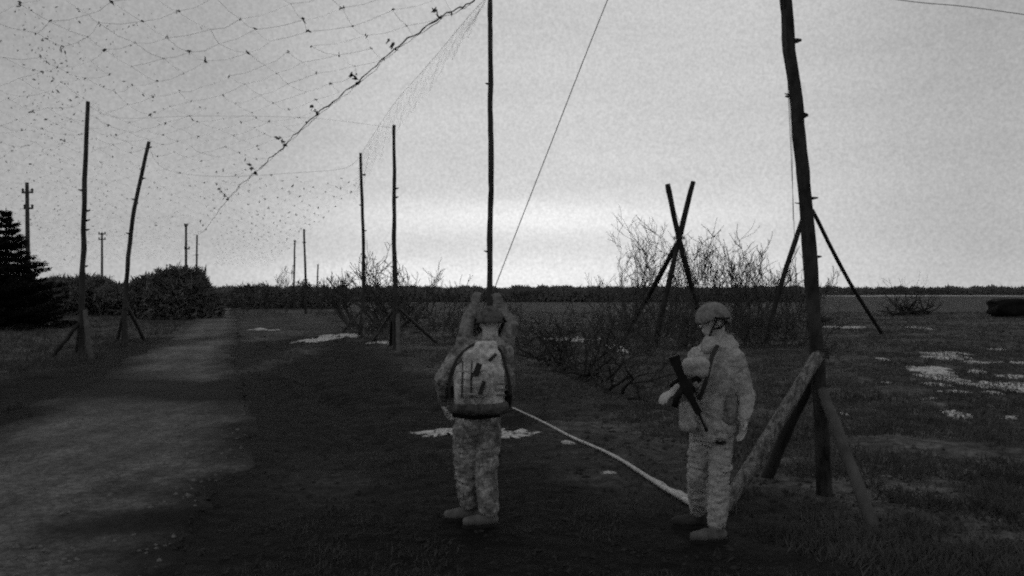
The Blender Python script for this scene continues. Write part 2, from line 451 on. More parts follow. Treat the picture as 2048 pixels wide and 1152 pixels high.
net_pole('far pole in the middle distance, shorter of the close pair', 588, 84, [(588, 560), (590, 480)], .12, .08)
net_pole('farthest and smallest pole, right of the close pair', 635, 150, [(635, 560), (636, 528)], .16, .12)

# utility poles
def utility(label, px, d, top, bars):
    b = ground_pt(px, d, 0)
    t = thing('utility_pole', b, label, 'utility pole', 'utility poles beyond the left verge')
    mb = MB(b); p1 = at(px + (0 if px > 60 else -3), top, d)
    mb.tube([b - Vector((0, 0, .3)), (b + p1) / 2, p1], [.16, .14, .11], 8); mb.build('post', M['utility'], t)
    s = d / F
    for (dy, w, dxl) in bars:
        mb = MB(b); c = at(px + dxl, top + dy, d)
        mb.tube([c - Vector((w * s, 0, 0)), c + Vector((w * s, 0, .02))], .07, 6)
        ar = mb.build('crossarm', M['utility'], t)
        for sx in (-.85, .85):
            mi = MB(b); q = c + Vector((w * s * sx, 0, .05))
            mi.tube([q, q + Vector((0, 0, .14)), q + Vector((0, 0, .22))], [.05, .09, .04], 6)
            mi.build('insulator', M['black'], ar)
    return t
utility('utility pole with crossarm rising behind the spruce', 57, 52, 365, [(20, 11, -2), (52, 9, 0)])
utility('short utility pole between the two leftmost net poles', 204, 96, 465, [(3, 7, 0), (14, 7, 0)])
utility('thin utility pole with fittings above the round bush', 372, 84, 448, [(4, 3, 0), (50, 5, 2)])

# crossed log tripods in the field
def tripod(name, label, base, legs, cross, r, foldm='dark_wood'):
    b = Vector(base)
    t = thing(name, b, label, 'log tripod', 'log tripods standing in the field')
    for (pts, rr) in legs:
        mb, _ = log_mb(b, pts, rr * 1.1, rr * .95, 8, 6, .2, R.random() * 60)
        mb.build('leg', M[foldm], t)
    lashing(t, b, cross, r, 5)
    return t
tripod('crossed_log_tripod', 'crossed log tripod with two poles sticking up past its lashing, in front of bare shrubs', (at(1357, 0, 28).x, 28.5, 0),
       [([ground_pt(1412, 30.5), at(1385, 580, 28.8), at(1357, 472, 28), at(1335, 368, 27.7)], .092),
        ([ground_pt(1306, 28.0), at(1337, 570, 28.0), at(1360, 470, 28.3), at(1386, 363, 28.4)], .092),
        ([ground_pt(1250, 36), at(1307, 574, 31), at(1356, 484, 28.2)], .095)], at(1358, 476, 28.1), .2)
tripod('log_tripod', 'plain log tripod mostly hidden behind the thick near pole', (at(1617, 0, 30).x, 31, 0),
       [([ground_pt(1530, 30), at(1560, 575, 30), at(1612, 418, 30)], .095),
        ([ground_pt(1766, 36), at(1700, 566, 33), at(1624, 420, 30)], .075),
        ([ground_pt(1632, 27), at(1622, 560, 28.5), at(1615, 415, 30)], .09)], at(1617, 428, 30), .2)

# wires
def wire(name, label, pts, r, m='wire', cat='wire', n=4, seg=6, group=None):
    mb = MB(pts[0]); path = lerp_path(pts, seg)
    mb.tube(path, r, n)
    o = mb.build(name, M[m], None, True, Vector(pts[0]))
    return tag(o, label, cat, group)
wire('guy_rope', 'thin straight guy line slanting up right from the raised hands', [at(990, 612, 7.60), at(987, 590, 7.60), at(994, 564, 7.59), at(1100, 292, 7.5), at(1215, 0, 7.45), at(1345, -310, 7.4), at(1474, -575, 7.42)], .0042, cat='rope')
wire('hanging_wire', 'loose doubled wire hanging down the left side of the thick near pole', [at(1562, -60, 7.42), at(1572, 90, 7.36), at(1577, 200, 7.34), at(1583, 330, 7.34), at(1588, 450, 7.36), at(1594, 640, 7.4)], .0026)
wire('hanging_wire', 'second strand of wire beside the thick near pole, ending higher', [at(1570, 50, 7.36), at(1579, 200, 7.32), at(1584, 300, 7.33), at(1586, 440, 7.35)], .0022)
wire('overhead_wire', 'thin overhead wire crossing the top right corner of the sky', [at(1500, -45, 12.5), at(1800, 0, 12), at(1920, 12, 11.7), at(2048, 29, 11.5), at(2500, 95, 10.5)], .0055)
wire('cross_cable', 'faint cable strung over the road from the tallest left pole', [at(175, 210, 23.7), at(240, 236, 24), at(400, 232, 25), at(620, 236, 26), at(788, 256, 26.5)], .003, group='cables strung across the road')
wire('cross_cable', 'faint cable strung level over the road from the leaning pole', [at(297, 290, 28.2), at(330, 338, 29), at(440, 353, 31), at(600, 345, 32.5), at(690, 336, 33.3), at(721, 312, 33.5)], .0045, group='cables strung across the road')
wire('side_cable', 'faint cable sagging from the tall centre pole down to the far strutted pole', [at(979, -10, 16.2), at(940, 30, 18), at(860, 125, 21), at(790, 205, 25), at(745, 272, 30), at(722, 308, 33.5)], .0045)

# ------------------------------------------------------------------ camouflage net over the road
EP = [(985, -40, 14.0), (940, 5, 15.0), (880, 35, 16.0), (790, 98, 17.9), (715, 165, 20.8), (635, 228, 24.4), (570, 290, 29.6), (510, 345, 36.5), (455, 398, 46.9), (412, 458, 62), (393, 471, 70)]
EW = [at(*e) for e in EP]
t = thing('camouflage_net', EW[3], 'sagging camouflage net with dark scrim knots stretched over the road, filling the upper left sky', 'camouflage net')
def bumpy_rope(origin, pts, r, seed):
    path = lerp_path(pts, 10); mb = MB(origin)
    path2 = []; rr = []
    for i, p in enumerate(path):
        s = p.y / F
        path2.append(p + Vector((mnoise.noise(Vector((i * .5, seed, 0))), 0, mnoise.noise(Vector((i * .5, seed, 9))))) * .07 * min(1.5, p.y / 20))
        rr.append(r * (.45 + 1.1 * abs(mnoise.noise(Vector((i * .35, seed, 4))))))
    mb.tube(path2, rr, 5)
    return mb, path2
mb, rp = bumpy_rope(EW[3], EW, .023, 2.2); mb.build('edge_rope', M['rope'], t)
mb, _ = bumpy_rope(EW[3], [p + Vector((.02, 0, -.05)) for p in EW[1:-2]], .009, 8.8); mb.build('edge_rope', M['rope'], t)
def scrim(mb, c, size, n):
    for k in range(n):
        d = Vector((R.gauss(0, 1), R.gauss(0, .6), R.gauss(0, 1))).normalized()
        e = d.cross(Vector((R.random(), 1, R.random()))).normalized()
        L = size * R.uniform(.5, 1.2); w = size * R.uniform(.25, .5)
        o = c + Vector((R.gauss(0, .3), R.gauss(0, .3), R.gauss(0, .3))) * size
        p = [o - d * L, o - d * L * .2 + e * w, o + d * L, o + d * L * .1 - e * w]
        q = d.cross(e) * w * .4
        mb.add([p[0], p[1], p[2], p[3], o + q, o - q], [(0, 1, 4), (1, 2, 4), (2, 3, 4), (3, 0, 4), (1, 0, 5), (2, 1, 5), (3, 2, 5), (0, 3, 5)])
for i in range(2, 10):
    mb = MB(EW[3]); s = min(.12, .085 * EW[i].y / 20)
    for k in range(3):
        scrim(mb, EW[i] + Vector((-.07 * k, .0, .09 * k)) * (EW[i].y / 20), s, 3)
    if i in (7, 8):
        for k in range(4): scrim(mb, EW[i] + Vector((-.25 * k, 0, .32 * k)) * .6, .11, 3)
    sk = mb.build('scrim_knot', M['net'], t)
    if i in (7, 8): sk['kind'] = 'stuff'
rdx = Vector((-.33, 1, 0)).normalized(); acr = Vector((-1, -.33, 0)).normalized()
# lattice over the road: rows follow the right edge, columns run off to the left
def edge_at(y):
    yy = [p.y for p in EW]
    if y > 70: return Vector((-.394 * y, y, 7.1))
    return Vector((np.interp(y, yy, [p.x for p in EW]), y, np.interp(y, yy, [p.z for p in EW])))
def lattice(rows, edge_fn, width_fn, zdrop, step, seed):
    pts = {}
    for i, y in enumerate(rows):
        e = edge_fn(y); W = width_fn(y); n = int(W / step)
        for j in range(n + 1):
            off = step * (j + (.5 if i % 2 else 0))
            p = e + acr * off
            p.z += zdrop(off) + .28 * mnoise.noise(Vector((p.x * .3, p.y * .3, seed)))
            p += Vector((R.gauss(0, .08), R.gauss(0, .10), 0))
            pts[i, j] = p
    return pts
def netting(parent, origin, pts, rthr, size, keep, nsc):
    th = MB(origin); kn = MB(origin)
    for (i, j), p in pts.items():
        odd = i % 2
        for (a, b_) in ((i + 1, j + (0 if odd else -1)), (i + 1, j + (1 if odd else 0))):
            if (a, b_) in pts and R.random() < .9:
                q = pts[a, b_]; mid = (p + q) / 2 - Vector((0, 0, R.uniform(0.01, .07)))
                th.tube([p, mid, q], rthr * R.uniform(.6, 1.5) * (1.7 if p.y < 30 else 1.0), 3, False)
        if R.random() < keep:
            scrim(kn, p, size * R.uniform(.55, 1.25), R.choice(nsc))
    a = th.build('netting', M['thread'], parent); a['kind'] = 'stuff'
    b_ = kn.build('scrim', M['net'], parent, False); b_['kind'] = 'stuff'
rows = []; y = 9.0
while y < 130: rows.append(y); y += .40 + y * .022
pts = lattice(rows, lambda y: edge_at(max(y, 14.0)) + (Vector(((14 - y) * .33, y - 14, 0)) if y < 14 else Vector()), lambda y: 11 + y * .16,
              lambda o: (-.12 * math.sin(min(o, 8) / 8 * math.pi) * 2) - max(0, o - 9) * .16, 1.05, 3)
netting(t, EW[3], pts, .0015, .055, .8, (1, 2, 2, 3))
# loose scraps and torn strips in the drooping left part of the net
mb = MB(EW[3])
for k in range(520):
    px = abs(R.gauss(0, 150)) + R.uniform(0, 60); py = R.uniform(10, 520); d = R.uniform(14, 30)
    scrim(mb, at(px, py, d * (.8 if py < 300 else 1.1)), R.uniform(.015, .045), 1)
for k in range(34):
    u = R.random(); px = 92 + 18 * math.sin(u * 4) + R.gauss(0, 24); py = 30 + u * 220
    scrim(mb, at(px, py, 17), R.uniform(.015, .05), 2)
o = mb.build('torn_scrim', M['net'], t, False); o['kind'] = 'stuff'

t2 = thing('netting_canopy', at(640, 345, 36), 'finer far camouflage net with evenly spaced knots, hung beyond the level cable', 'camouflage net')
rows = []; y = 36.5
while y < 170: rows.append(y); y += .5 + y * .028
def e2(y):
    x = np.interp(y, [36, 70, 170], [-6.6, -17.6, -52]); return Vector((x, y, 7.25))
pts = lattice(rows, e2, lambda y: 5.6 + y * .03, lambda o: -.25 * math.sin(min(o, 6.5) / 6.5 * math.pi), 1.0, 12)
netting(t2, at(640, 345, 36), pts, .0014, .085, .85, (2, 2))

# a faint strip of net hanging from the sagging side cable
cp = lerp_path([at(979, -10, 16.2), at(940, 30, 18), at(860, 125, 21), at(790, 205, 25), at(745, 272, 30), at(722, 308, 33.5)], 14)
mb = MB(cp[0]); ncol = 6; gridp = []
for i, p in enumerate(cp):
    u = i / (len(cp) - 1); drop = (.5 + 1.5 * u) * (1 + .35 * mnoise.noise(Vector((i * .3, 5, 5))))
    gridp.append([p + Vector((.12 * mnoise.noise(Vector((i * .5, j, 2))) - .06 * j, .1 * mnoise.noise(Vector((i * .5, j, 8))), -drop * j / (ncol - 1))) for j in range(ncol)])
for i in range(len(cp) - 1):
    for j in range(ncol - 1):
        mb.tube([gridp[i][j], gridp[i + 1][j + 1]], .0009, 3, False); mb.tube([gridp[i + 1][j], gridp[i][j + 1]], .0009, 3, False)
tag(mb.build('net_curtain', M['thread'], None, True, cp[0]), 'faint strip of net hanging below the cable from the tall centre pole', 'net')

# ------------------------------------------------------------------ vegetation
def grow(mb, p, d, L, r, depth, spread, kink=.25, up=.15, n=4, minr=.004, kids=(2, 3)):
    pts = [p]; rr = [r]; q = p.copy(); dd = d.copy(); seg = 4 if depth > 1 else 3
    for i in range(seg):
        dd = (dd + Vector((R.gauss(0, kink), R.gauss(0, kink), R.gauss(0, kink) + up * .5))).normalized()
        q = q + dd * L / seg; pts.append(q.copy()); rr.append(max(minr, r * (1 - .55 * (i + 1) / seg)))
    mb.tube(pts, rr, n, False)
    if depth <= 0: return
    for k in range(R.randint(*kids)):
        i = R.randint(1, seg)
        nd = (dd + Vector((R.gauss(0, spread), R.gauss(0, spread), R.gauss(0, spread * .6) + up))).normalized()
        grow(mb, pts[i], nd, L * R.uniform(.5, .95), max(minr, rr[i] * .75), depth - 1, spread, kink, up, 3, minr, kids)
def shrub(name, label, px, d, stems, depth, hgt, spreadx, r=.05, minr=.012, spread=.55, group=None, lean=.5, kids=(2, 3), cat='shrub', mt='twig'):
    b = ground_pt(px, d, 0)
    t = thing(name, b, label, cat, group)
    for s in range(stems):
        mb = MB(b)
        o = Vector((R.uniform(-1, 1) * spreadx, R.uniform(-1, 1) * spreadx * .6, -.05))
        dirv = Vector((o.x / max(spreadx, .1) * lean + R.gauss(0, .22), R.gauss(0, .3), 1)).normalized()
        grow(mb, b + o, dirv, hgt * R.uniform(.35, .5), r * R.uniform(.6, 1.1), depth, spread, .2, .16, 5, minr, kids)
        mb.build('stem', M[mt], t)
    return t
G = 'leafless shrubs in the field'
shrub('bare_shrub', 'broad leafless shrub behind the crossed log tripod', 1345, 40, 18, 4, 5.0, 1.9, .06, .010, .5, G, .75)
shrub('bare_shrub', 'wispy leafless shrub right of the crossed log tripod', 1465, 42, 14, 4, 4.4, 2.2, .055, .010, .5, G, .3)
shrub('bare_shrub', 'leafless shrub leaning right towards the thick near pole', 1500, 44, 6, 4, 5.0, 1.0, .09, .015, .4, G, .5)
shrub('bare_shrub', 'small thin leafless shrub at the left end of the shrub row', 1245, 43, 9, 3, 3.4, 1.0, .035, .010, .45, G, .3)
shrub('bare_shrub', 'faint leafless shrub half hidden behind the thick near pole', 1600, 52, 14, 3, 3.4, 1.3, .04, .014, .5, G, .4)
shrub('bare_tree', 'leafless crooked tree spreading behind the strutted poles', 776, 42, 8, 4, 4.3, .9, .12, .015, .75, None, 1.3, (2, 3), 'tree')
shrub('bare_tree', 'scraggly leafless crown at the left of the crooked tree', 724, 44, 5, 4, 3.6, .8, .10, .015, .75, None, 1.1, (2, 3), 'tree')
shrub('bare_shrub', 'low thicket of twigs right of the crooked bare tree', 832, 43, 16, 3, 3.0, 1.9, .05, .015, .6, G, .6)
shrub('sapling', 'single thin leafless sapling standing right of the crooked tree', 866, 46, 2, 3, 3.9, .15, .06, .013, .35, None, .1, (2, 3), 'tree')
# dark tangled scrub around the shrub bases and beside the soldiers
for k, (px, d, st, h, sx, lab) in enumerate([
        (1100, 24, 22, 1.7, 2.2, 'low tangled scrub right of the backpack soldier'),
        (1190, 21, 22, 1.3, 1.6, 'low tangled scrub in the middle between both soldiers'),
        (1300, 26, 34, 2.0, 2.4, 'dark scrub at the foot of the crossed tripod'),
        (1395, 27, 34, 2.1, 2.4, 'dark scrub behind the helmeted head of the right soldier'),
        (1500, 28, 36, 2.1, 2.2, 'dark scrub between right soldier and thick near pole'),
        (1575, 27, 28, 1.8, 1.5, 'dark scrub just left of the thick near pole'),
        (880, 32, 34, 1.9, 3.0, 'dark scrub behind the right strutted pole'),
        (935, 30, 22, 1.5, 1.6, 'low scrub against the left side of the backpack soldier'),
        (470, 62, 26, 2.2, 3.6, 'low scrub where the road vanishes'),
        (560, 66, 26, 2.4, 3.6, 'low scrub right of the road end')]):
    shrub('scrub', lab, px, d, int(st * .62), 3, h, sx, .022, .010, .8, 'low leafless scrub', .9, (2, 3), 'scrub', 'scrub')
# fallen branches
def branch_pile(label, p0, p1, n, r, L, cat='branch pile', m='dark_wood'):
    b = (p0 + p1) / 2; b.z = 0
    t = thing('branch_pile', b, label, cat)
    for k in range(n):
        mb = MB(b); u = R.random()
        o = p0.lerp(p1, u); o.z = H(o.x, o.y) + R.uniform(.02, .25)
        ax = (p1 - p0).normalized()
        dv = (ax * R.choice((-1, 1)) + Vector((R.gauss(0, .4), R.gauss(0, .4), abs(R.gauss(.15, .35))))).normalized()
        grow(mb, o, dv, L * R.uniform(.5, 1.1), r * R.uniform(.5, 1.2), 2, .5, .2, .05, 5, .008)
        mb.build('branch', M[m], t)
    return t
branch_pile('tangle of fallen dark branches lying between the two soldiers', gnd(1070, 722), gnd(1262, 800), 34, .034, 1.2)
branch_pile('heap of fallen branches at the right of the open field', gnd(1785, 632), gnd(1860, 628), 26, .08, 2.2)

# spruce
def spruce(px, d, h, w):
    b = ground_pt(px, d, 0)
    t = thing('spruce_tree', b, 'dense black spruce tree at the left edge of the view', 'tree')
    mb = MB(b); mb.tube([b - Vector((0, 0, .2)), b + Vector((0, 0, h * .5)), b + Vector((0, 0, h))], [.16, .09, .02], 7); mb.build('trunk', M['twig'], t)
    nb = []
    V_, F_ = [], []
    br = MB(b)
    z = .25
    while z < h * .99:
        u = z / h; rad = w * (1 - u) ** 1.0 * R.uniform(.78, 1.12) + .03; sc = .25 + .75 * min(1, (1 - u) * 2.5)
        nbr = int(6 + 9 * (1 - u)); ph = R.random() * 6
        for k in range(nbr):
            th = ph + k / nbr * 6.283 + R.uniform(-.2, .2); L = rad * R.uniform(.55, 1.15)
            dirv = Vector((math.cos(th), math.sin(th), 0)); p0 = b + Vector((0, 0, z))
            pts_ = [p0, p0 + dirv * L * .5 + Vector((0, 0, -.10 * L)), p0 + dirv * L + Vector((0, 0, -.02 * L + .13))]
            br.tube(pts_, [.025, .016, .006], 3, False)
            nn = int(80 + 130 * L)
            for m_ in range(nn):
                s = R.random() ** .7; c = pts_[0].lerp(pts_[1], s * 2) if s < .5 else pts_[1].lerp(pts_[2], s * 2 - 1)
                side = Vector((-dirv.y, dirv.x, 0)) * R.gauss(0, (.10 + .16 * L * (1 - s * .75)) * sc)
                c = c + side + Vector((0, 0, R.uniform(-.13, .05)))
                dd = (dirv + side.normalized() * .8 + Vector((R.gauss(0, .3), R.gauss(0, .3), R.gauss(-.1, .3)))).normalized()
                e = dd.cross(Vector((R.gauss(0, 1), R.gauss(0, 1), 1))).normalized() * R.uniform(.025, .05)
                ll = R.uniform(.08, .19)
                i0 = len(V_)
                V_ += [tuple(c - e - b), tuple(c + e - b), tuple(c + dd * ll - b)]; F_.append((i0, i0 + 1, i0 + 2))
        z += R.uniform(.20, .33)
    br.build('branches', M['twig'], t)
    me = bpy.data.meshes.new('crown'); me.from_pydata(V_, [], F_); me.update(); link('crown', me, M['needles'], t)
spruce(12, 41, 6.2, 3.9)

def leafy_mass(name, label, blobs, n, size, m, cat=None, group=None, kind=None, sil=.12, flat=1.0):
    """blobs: (centre Vector, (rx,ry,rz)); many small faces on and in the lobes, twiggy outline"""
    base = Vector(blobs[0][0]); base.z = 0
    cs = np.array([list(c) for c, r in blobs]); rs = np.array([list(r) for c, r in blobs])
    w = rs[:, 0] * rs[:, 2] + rs[:, 1] * rs[:, 2]; w = w / w.sum()
    idx = NR.choice(len(blobs), n, p=w)
    d = NR.normal(size=(n, 3)); d /= np.linalg.norm(d, axis=1)[:, None]; d[:, 2] = np.abs(d[:, 2]) * np.where(NR.random(n) < .85, 1, -1)
    rad = .55 + .45 * NR.random(n) ** .35 + np.abs(NR.normal(0, sil, n)) * (NR.random(n) < .5)
    nz = fbm(cs[idx, 0] + d[:, 0] * 2.2 + idx * 3.1, d[:, 2] * 2.2 + d[:, 1] * 2, 3, 31)
    rad = rad * (.72 + .56 * nz)
    C = cs[idx] + d * rs[idx] * rad[:, None]
    C[:, 2] = np.maximum(C[:, 2], .02)
    a = NR.normal(size=(n, 3)); a[:, 2] += .8; a /= np.linalg.norm(a, axis=1)[:, None]
    b_ = np.cross(a, NR.normal(size=(n, 3))); b_ /= np.linalg.norm(b_, axis=1)[:, None] + 1e-6
    L = size * (.6 + .9 * NR.random(n))[:, None]; W = L * .22
    P = np.stack([C - b_ * W, C + b_ * W, C + a * L * 1.3], 1).reshape(-1, 3) - np.array(list(base))
    me = mesh_np(name, P, np.arange(3 * n).reshape(-1, 3), False)
    if kind:
        o = link(name, me, M[m], None, base); return tag(o, label, cat, group, kind)
    t = thing(name, base, label, cat, group)
    link('crown', me, M[m], t)
    mb = MB(base)
    for c, r in blobs:
        for k in range(4):
            grow(mb, Vector((c[0] + R.uniform(-.4, .4) * r[0], c[1], 0)), Vector((R.gauss(0, .3), R.gauss(0, .2), 1)).normalized(), (c[2] + r[2]) * .42, .05, 2, .4, .2, .15, 4, .015)
    mb.build('trunk', M['twig'], t)
    return t
def B(px, py, d, rx, ry, rz): return (at(px, py, d), (rx, ry, rz))
leafy_mass('round_bush', 'big rounded leafless bush at the left of the vanishing road', [B(345, 604, 56, 1.7, 1.5, 2.0), B(382, 600, 56, 1.2, 1.2, 1.75), B(303, 608, 57, 1.4, 1.3, 1.6), B(412, 618, 57, 1.1, 1.1, 1.0)], 30000, .34, 'bush', 'bush')
leafy_mass('hedge', 'long even belt of scrub behind the left hand poles', [B(50 + k * 30, 603 + R.uniform(-4, 4), 66 + R.uniform(-2, 2), 1.5, 1.4, 1.35 + R.uniform(-.3, .4)) for k in range(10)], 30000, .36, 'bush', 'hedge')
leafy_mass('hedge', 'low hedge running right from the round bush along the horizon', [B(430 + k * 30, 606 + R.uniform(-2, 2), 90, 1.8, 1.4, 1.35 + R.uniform(-.4, .6)) for k in range(8)], 16000, .34, 'bush', 'hedge')

# distant tree belts (one mass nobody could count)
def belt(name, label, x0, x1, d, top_fn, n, size, m):
    px = NR.uniform(x0, x1, n); dd = d * (1 + NR.uniform(-.03, .03, n))
    x = (px - CX) / F * dd
    hgt = np.array([top_fn(p) for p in px]) * (d / F) * (.55 + .75 * fbm(px * .06, px * 0 + 3, 4, 50))
    z = hgt * NR.random(n) ** .8
    a = NR.normal(size=(n, 3)) * .5; a[:, 2] = np.abs(a[:, 2]) + .5
    L = size * (.5 + NR.random(n))[:, None]
    b_ = np.stack([np.ones(n), NR.normal(0, .4, n), NR.normal(0, .2, n)], 1) * L * .33
    C = np.stack([x, dd, z], 1)
    P = np.stack([C - b_, C + b_, C + a * L], 1).reshape(-1, 3)
    base = np.array([(x0 - CX) / F * d, d, 0])
    me = mesh_np(name, P - base, np.arange(3 * n).reshape(-1, 3), False)
    return tag(link(name, me, M[m], None, Vector(base)), label, 'trees', None, 'stuff')
belt('distant_trees', 'dark band of distant trees all along the horizon', -300, 2400, 430, lambda p: 15, 90000, .9, 'treeline')
belt('scrub_belt', 'dark belt of low scrub below the horizon in the middle distance', 380, 1640, 150, lambda p: 19, 60000, .6, 'treeline')
leafy_mass('distant_tree', 'tiny rounded tree on the horizon right of the backpack soldier', [B(1088, 582, 300, 2.2, 2, 1.4), B(1100, 584, 300, 1.6, 2, 1.0)], 2500, .7, 'treeline', 'tree')
for k, (px, h) in enumerate([(575, 4.4), (562, 3.0), (648, 3.2), (545, 3.4), (492, 3.0), (668, 2.8)]):
    shrub('bare_tree', ['small leafless tree at the foot of the close pair of far poles', 'smaller leafless tree left of the close pair of far poles', 'small leafless tree right of the farthest pole', 'leafless tree standing apart left of the far poles', 'tiny leafless tree above the road end', 'last tiny leafless tree before the crooked tree'][k], px, 95, 6, 3, h, 1.0, .06, .022, .4, 'tiny trees on the horizon', .3, (2, 3), 'tree')

# grass
def grass(name, label, n, xr, yr, accept, hgt, wid, blades=5, curve=.6, m='dead_grass'):
    u = NR.random(n); y = yr[0] * (yr[1] / yr[0]) ** u
    x = NR.uniform(-1, 1, n) * 0 + NR.uniform(xr[0], xr[1], n) * y
    k = accept(x, y); x = x[k]; y = y[k]; n = len(x)
    x = np.repeat(x, blades) + NR.normal(0, .06, n * blades); y = np.repeat(y, blades) + NR.normal(0, .06, n * blades)
    n = len(x); z = height(x, y) - .01
    th = NR.uniform(0, 6.283, n); ln = NR.random(n) ** 1.3 * curve
    Hh = hgt * (.35 + .9 * NR.random(n)) * (1 + y * .006); W = wid * (1 + y * .05)
    C = np.stack([x, y, z], 1)
    side = np.stack([np.cos(th), np.sin(th), np.zeros(n)], 1) * W[:, None]
    l = np.stack([np.sin(th) * ln, np.cos(th) * ln, np.ones(n)], 1) * Hh[:, None]
    l[:, 2] *= np.sqrt(np.maximum(.15, 1 - ln ** 2 * .7))
    P = np.stack([C - side, C + side, C + l * np.array([.5, .5, .62]) + side * .6, C + l], 1).reshape(-1, 3)
    base = np.arange(n)[:, None] * 4
    Fc = (base + np.array([[0, 1, 2, 3]])).astype(np.int32)
    me = mesh_np(name, P, Fc, False)
    return tag(link(name, me, M[m]), label, 'grass', None, 'stuff')
def field_ok(x, y):
    s = x - np.interp(y, RY, RR)
    return (fbm(x * .8, y * .8, 4, 61) > .40 - .02) & (s > 5.5 + (fbm(x * .4, y * .4, 3, 8) - .5) * 5) & (NR.random(len(x)) < .9)
grass('field_grass', 'matted dead grass over the field at the right', 60000, (-.35, .85), (4.8, 75), field_ok, .10, .0045, 5, 1.3)
def verge_ok(x, y):
    v = road_v(x, y); return (v < -.08) & (fbm(x * .7, y * .7, 4, 23) > .38) & (patch_tone(x, y) > -.25)
grass('verge_grass', 'rough dark grass along the left verge of the road', 16000, (-1.1, -.2), (6, 75), verge_ok, .22, .005, 5, 1.0)
def mud_ok(x, y):
    s = x - np.interp(y, RY, RR); return (s > .2) & (s < 7) & (fbm(x * 1.4, y * 1.4, 4, 90) > .56)
grass('trampled_grass', 'sparse trampled grass on the dark earth around the soldiers', 20000, (-.6, .6), (4.8, 30), mud_ok, .06, .0035, 4, 1.4, 'twig')
# clods on the churned earth
cl = MB()
for k in range(1500):
    y = 4.8 * (30 / 4.8) ** R.random(); x = R.uniform(-.62, .62) * y
    v = float(road_v(np.array([x]), np.array([y]))[0])
    if -.1 < v < 1.05 and R.random() < .75: continue
    r = R.uniform(.01, .035); z = H(x, y)
    rx = [R.uniform(.6, 1.3) * r for _ in range(6)]
    cl.add([(x + rx[0], y, z), (x - rx[1], y, z), (x, y + rx[2], z), (x, y - rx[3], z), (x, y, z + r * .8), (x, y, z - r)], [(0, 2, 4), (2, 1, 4), (1, 3, 4), (3, 0, 4), (2, 0, 5), (1, 2, 5), (3, 1, 5), (0, 3, 5)])
tag(cl.build('earth_clods', mat('clod_earth', .02, .05, 5, .97, 0), None, False), 'small clods of dark earth scattered on the ground', 'earth', None, 'stuff')

def pebbles(name, label, n, accept, r0, m):
    y = 4.6 * (40 / 4.6) ** NR.random(n); x = NR.uniform(-1.0, .66, n) * y
    k = accept(x, y); x, y = x[k], y[k]; n = len(x)
    r = r0 * (.4 + NR.random(n) ** 3 * 2.2) * (1 + y * .03)
    v = road_v(x, y); z = np.where((v > 0) & (v < 1), .022, height(x, y))
    C = np.stack([x, y, z], 1)
    D_ = np.array([(1, 0, 0), (-1, 0, 0), (0, 1, 0), (0, -1, 0), (0, 0, .7), (0, 0, -.7)])
    P = C[:, None, :] + D_[None] * r[:, None, None] * (.6 + .8 * NR.random((n, 6, 1))) + NR.normal(0, .15, (n, 6, 3)) * r[:, None, None]
    T = np.array([(0, 2, 4), (2, 1, 4), (1, 3, 4), (3, 0, 4), (2, 0, 5), (1, 2, 5), (3, 1, 5), (0, 3, 5)])
    Fc = (np.arange(n)[:, None, None] * 6 + T[None]).reshape(-1, 3)
    return tag(link(name, mesh_np(name, P.reshape(-1, 3), Fc, False), m), label, 'stones', None, 'stuff')
def on_road(x, y):
    v = road_v(x, y); return (v > .02) & (v < .98) & (patch_tone(x, y) > -.3)
def on_mud(x, y):
    s_ = x - np.interp(y, RY, RR); return (s_ > -.2) & (s_ < 7)
pebbles('road_gravel', 'loose pale gravel scattered over the dirt road', 26000, on_road, .011, mat('pale_gravel', .10, .22, 40, .95, 0, contrast=(.4, .6)))
pebbles('mud_clods', 'small clods and stones on the dark churned ground', 16000, on_mud, .012, mat('dark_stones', .015, .05, 40, .95, 0, contrast=(.4, .6)))

# ------------------------------------------------------------------ snow remnants
def snow(label, cx, cy, rx, ry, seed, rim=1.0):
    """a thin ragged remnant of snow; centre and radii read on the ground"""
    c = gnd(cx, cy); a = gnd(cx + rx, cy); e0 = gnd(cx, cy + ry); e1 = gnd(cx, max(cy - ry, 588.5))
    wx = abs(a.x - c.x); wy = (e1.y - e0.y) / 2; cyw = (e0.y + e1.y) / 2
    n = 72; rings = 7
    P = []; F_ = []
    zc = H(c.x, cyw)
    P.append((0, 0, .035 * rim))
    for k in range(1, rings + 1):
        for i in range(n):
            th = i / n * 6.283; f = k / rings
            rr = f * (1 + .6 * mnoise.noise(Vector((math.cos(th) * 2.1, math.sin(th) * 2.1, seed))) + .5 * mnoise.noise(Vector((math.cos(th) * 6, math.sin(th) * 6, seed + 4))) + .35 * mnoise.noise(Vector((math.cos(th) * 17, math.sin(th) * 17, seed + 9))))
            x = math.cos(th) * wx * rr; y = math.sin(th) * wy * rr
            lift = .022 * (1 - f ** 3) * rim + .010 * mnoise.noise(Vector((x * 6, y * 3, seed)))
            z = H(c.x + x, cyw + y) - zc + .012 + lift
            if k == rings: z -= .03
            if c.y < 60: z -= .045 * max(0, mnoise.noise(Vector((x * 5, y * 2.5, seed + 2)))) * min(1, k)
            P.append((x, y, z))
    for i in range(n): F_.append((0, 1 + i, 1 + (i + 1) % n))
    for k in range(rings - 1):
        for i in range(n):
            a_ = 1 + k * n; F_.append((a_ + i, a_ + n + i, a_ + n + (i + 1) % n, a_ + (i + 1) % n))
    me = bpy.data.meshes.new('snow_patch'); me.from_pydata(P, [], F_); me.update()
    me.polygons.foreach_set('use_smooth', np.full(len(me.polygons), True, bool))
    o = link('snow_patch', me, M['snow'], None, (c.x, cyw, zc)); o['kind'] = 'structure'; o['label'] = label
    return o
snow('bright snow strip showing either side of the backpack soldier legs', 957, 860, 118, 9, 1.0)
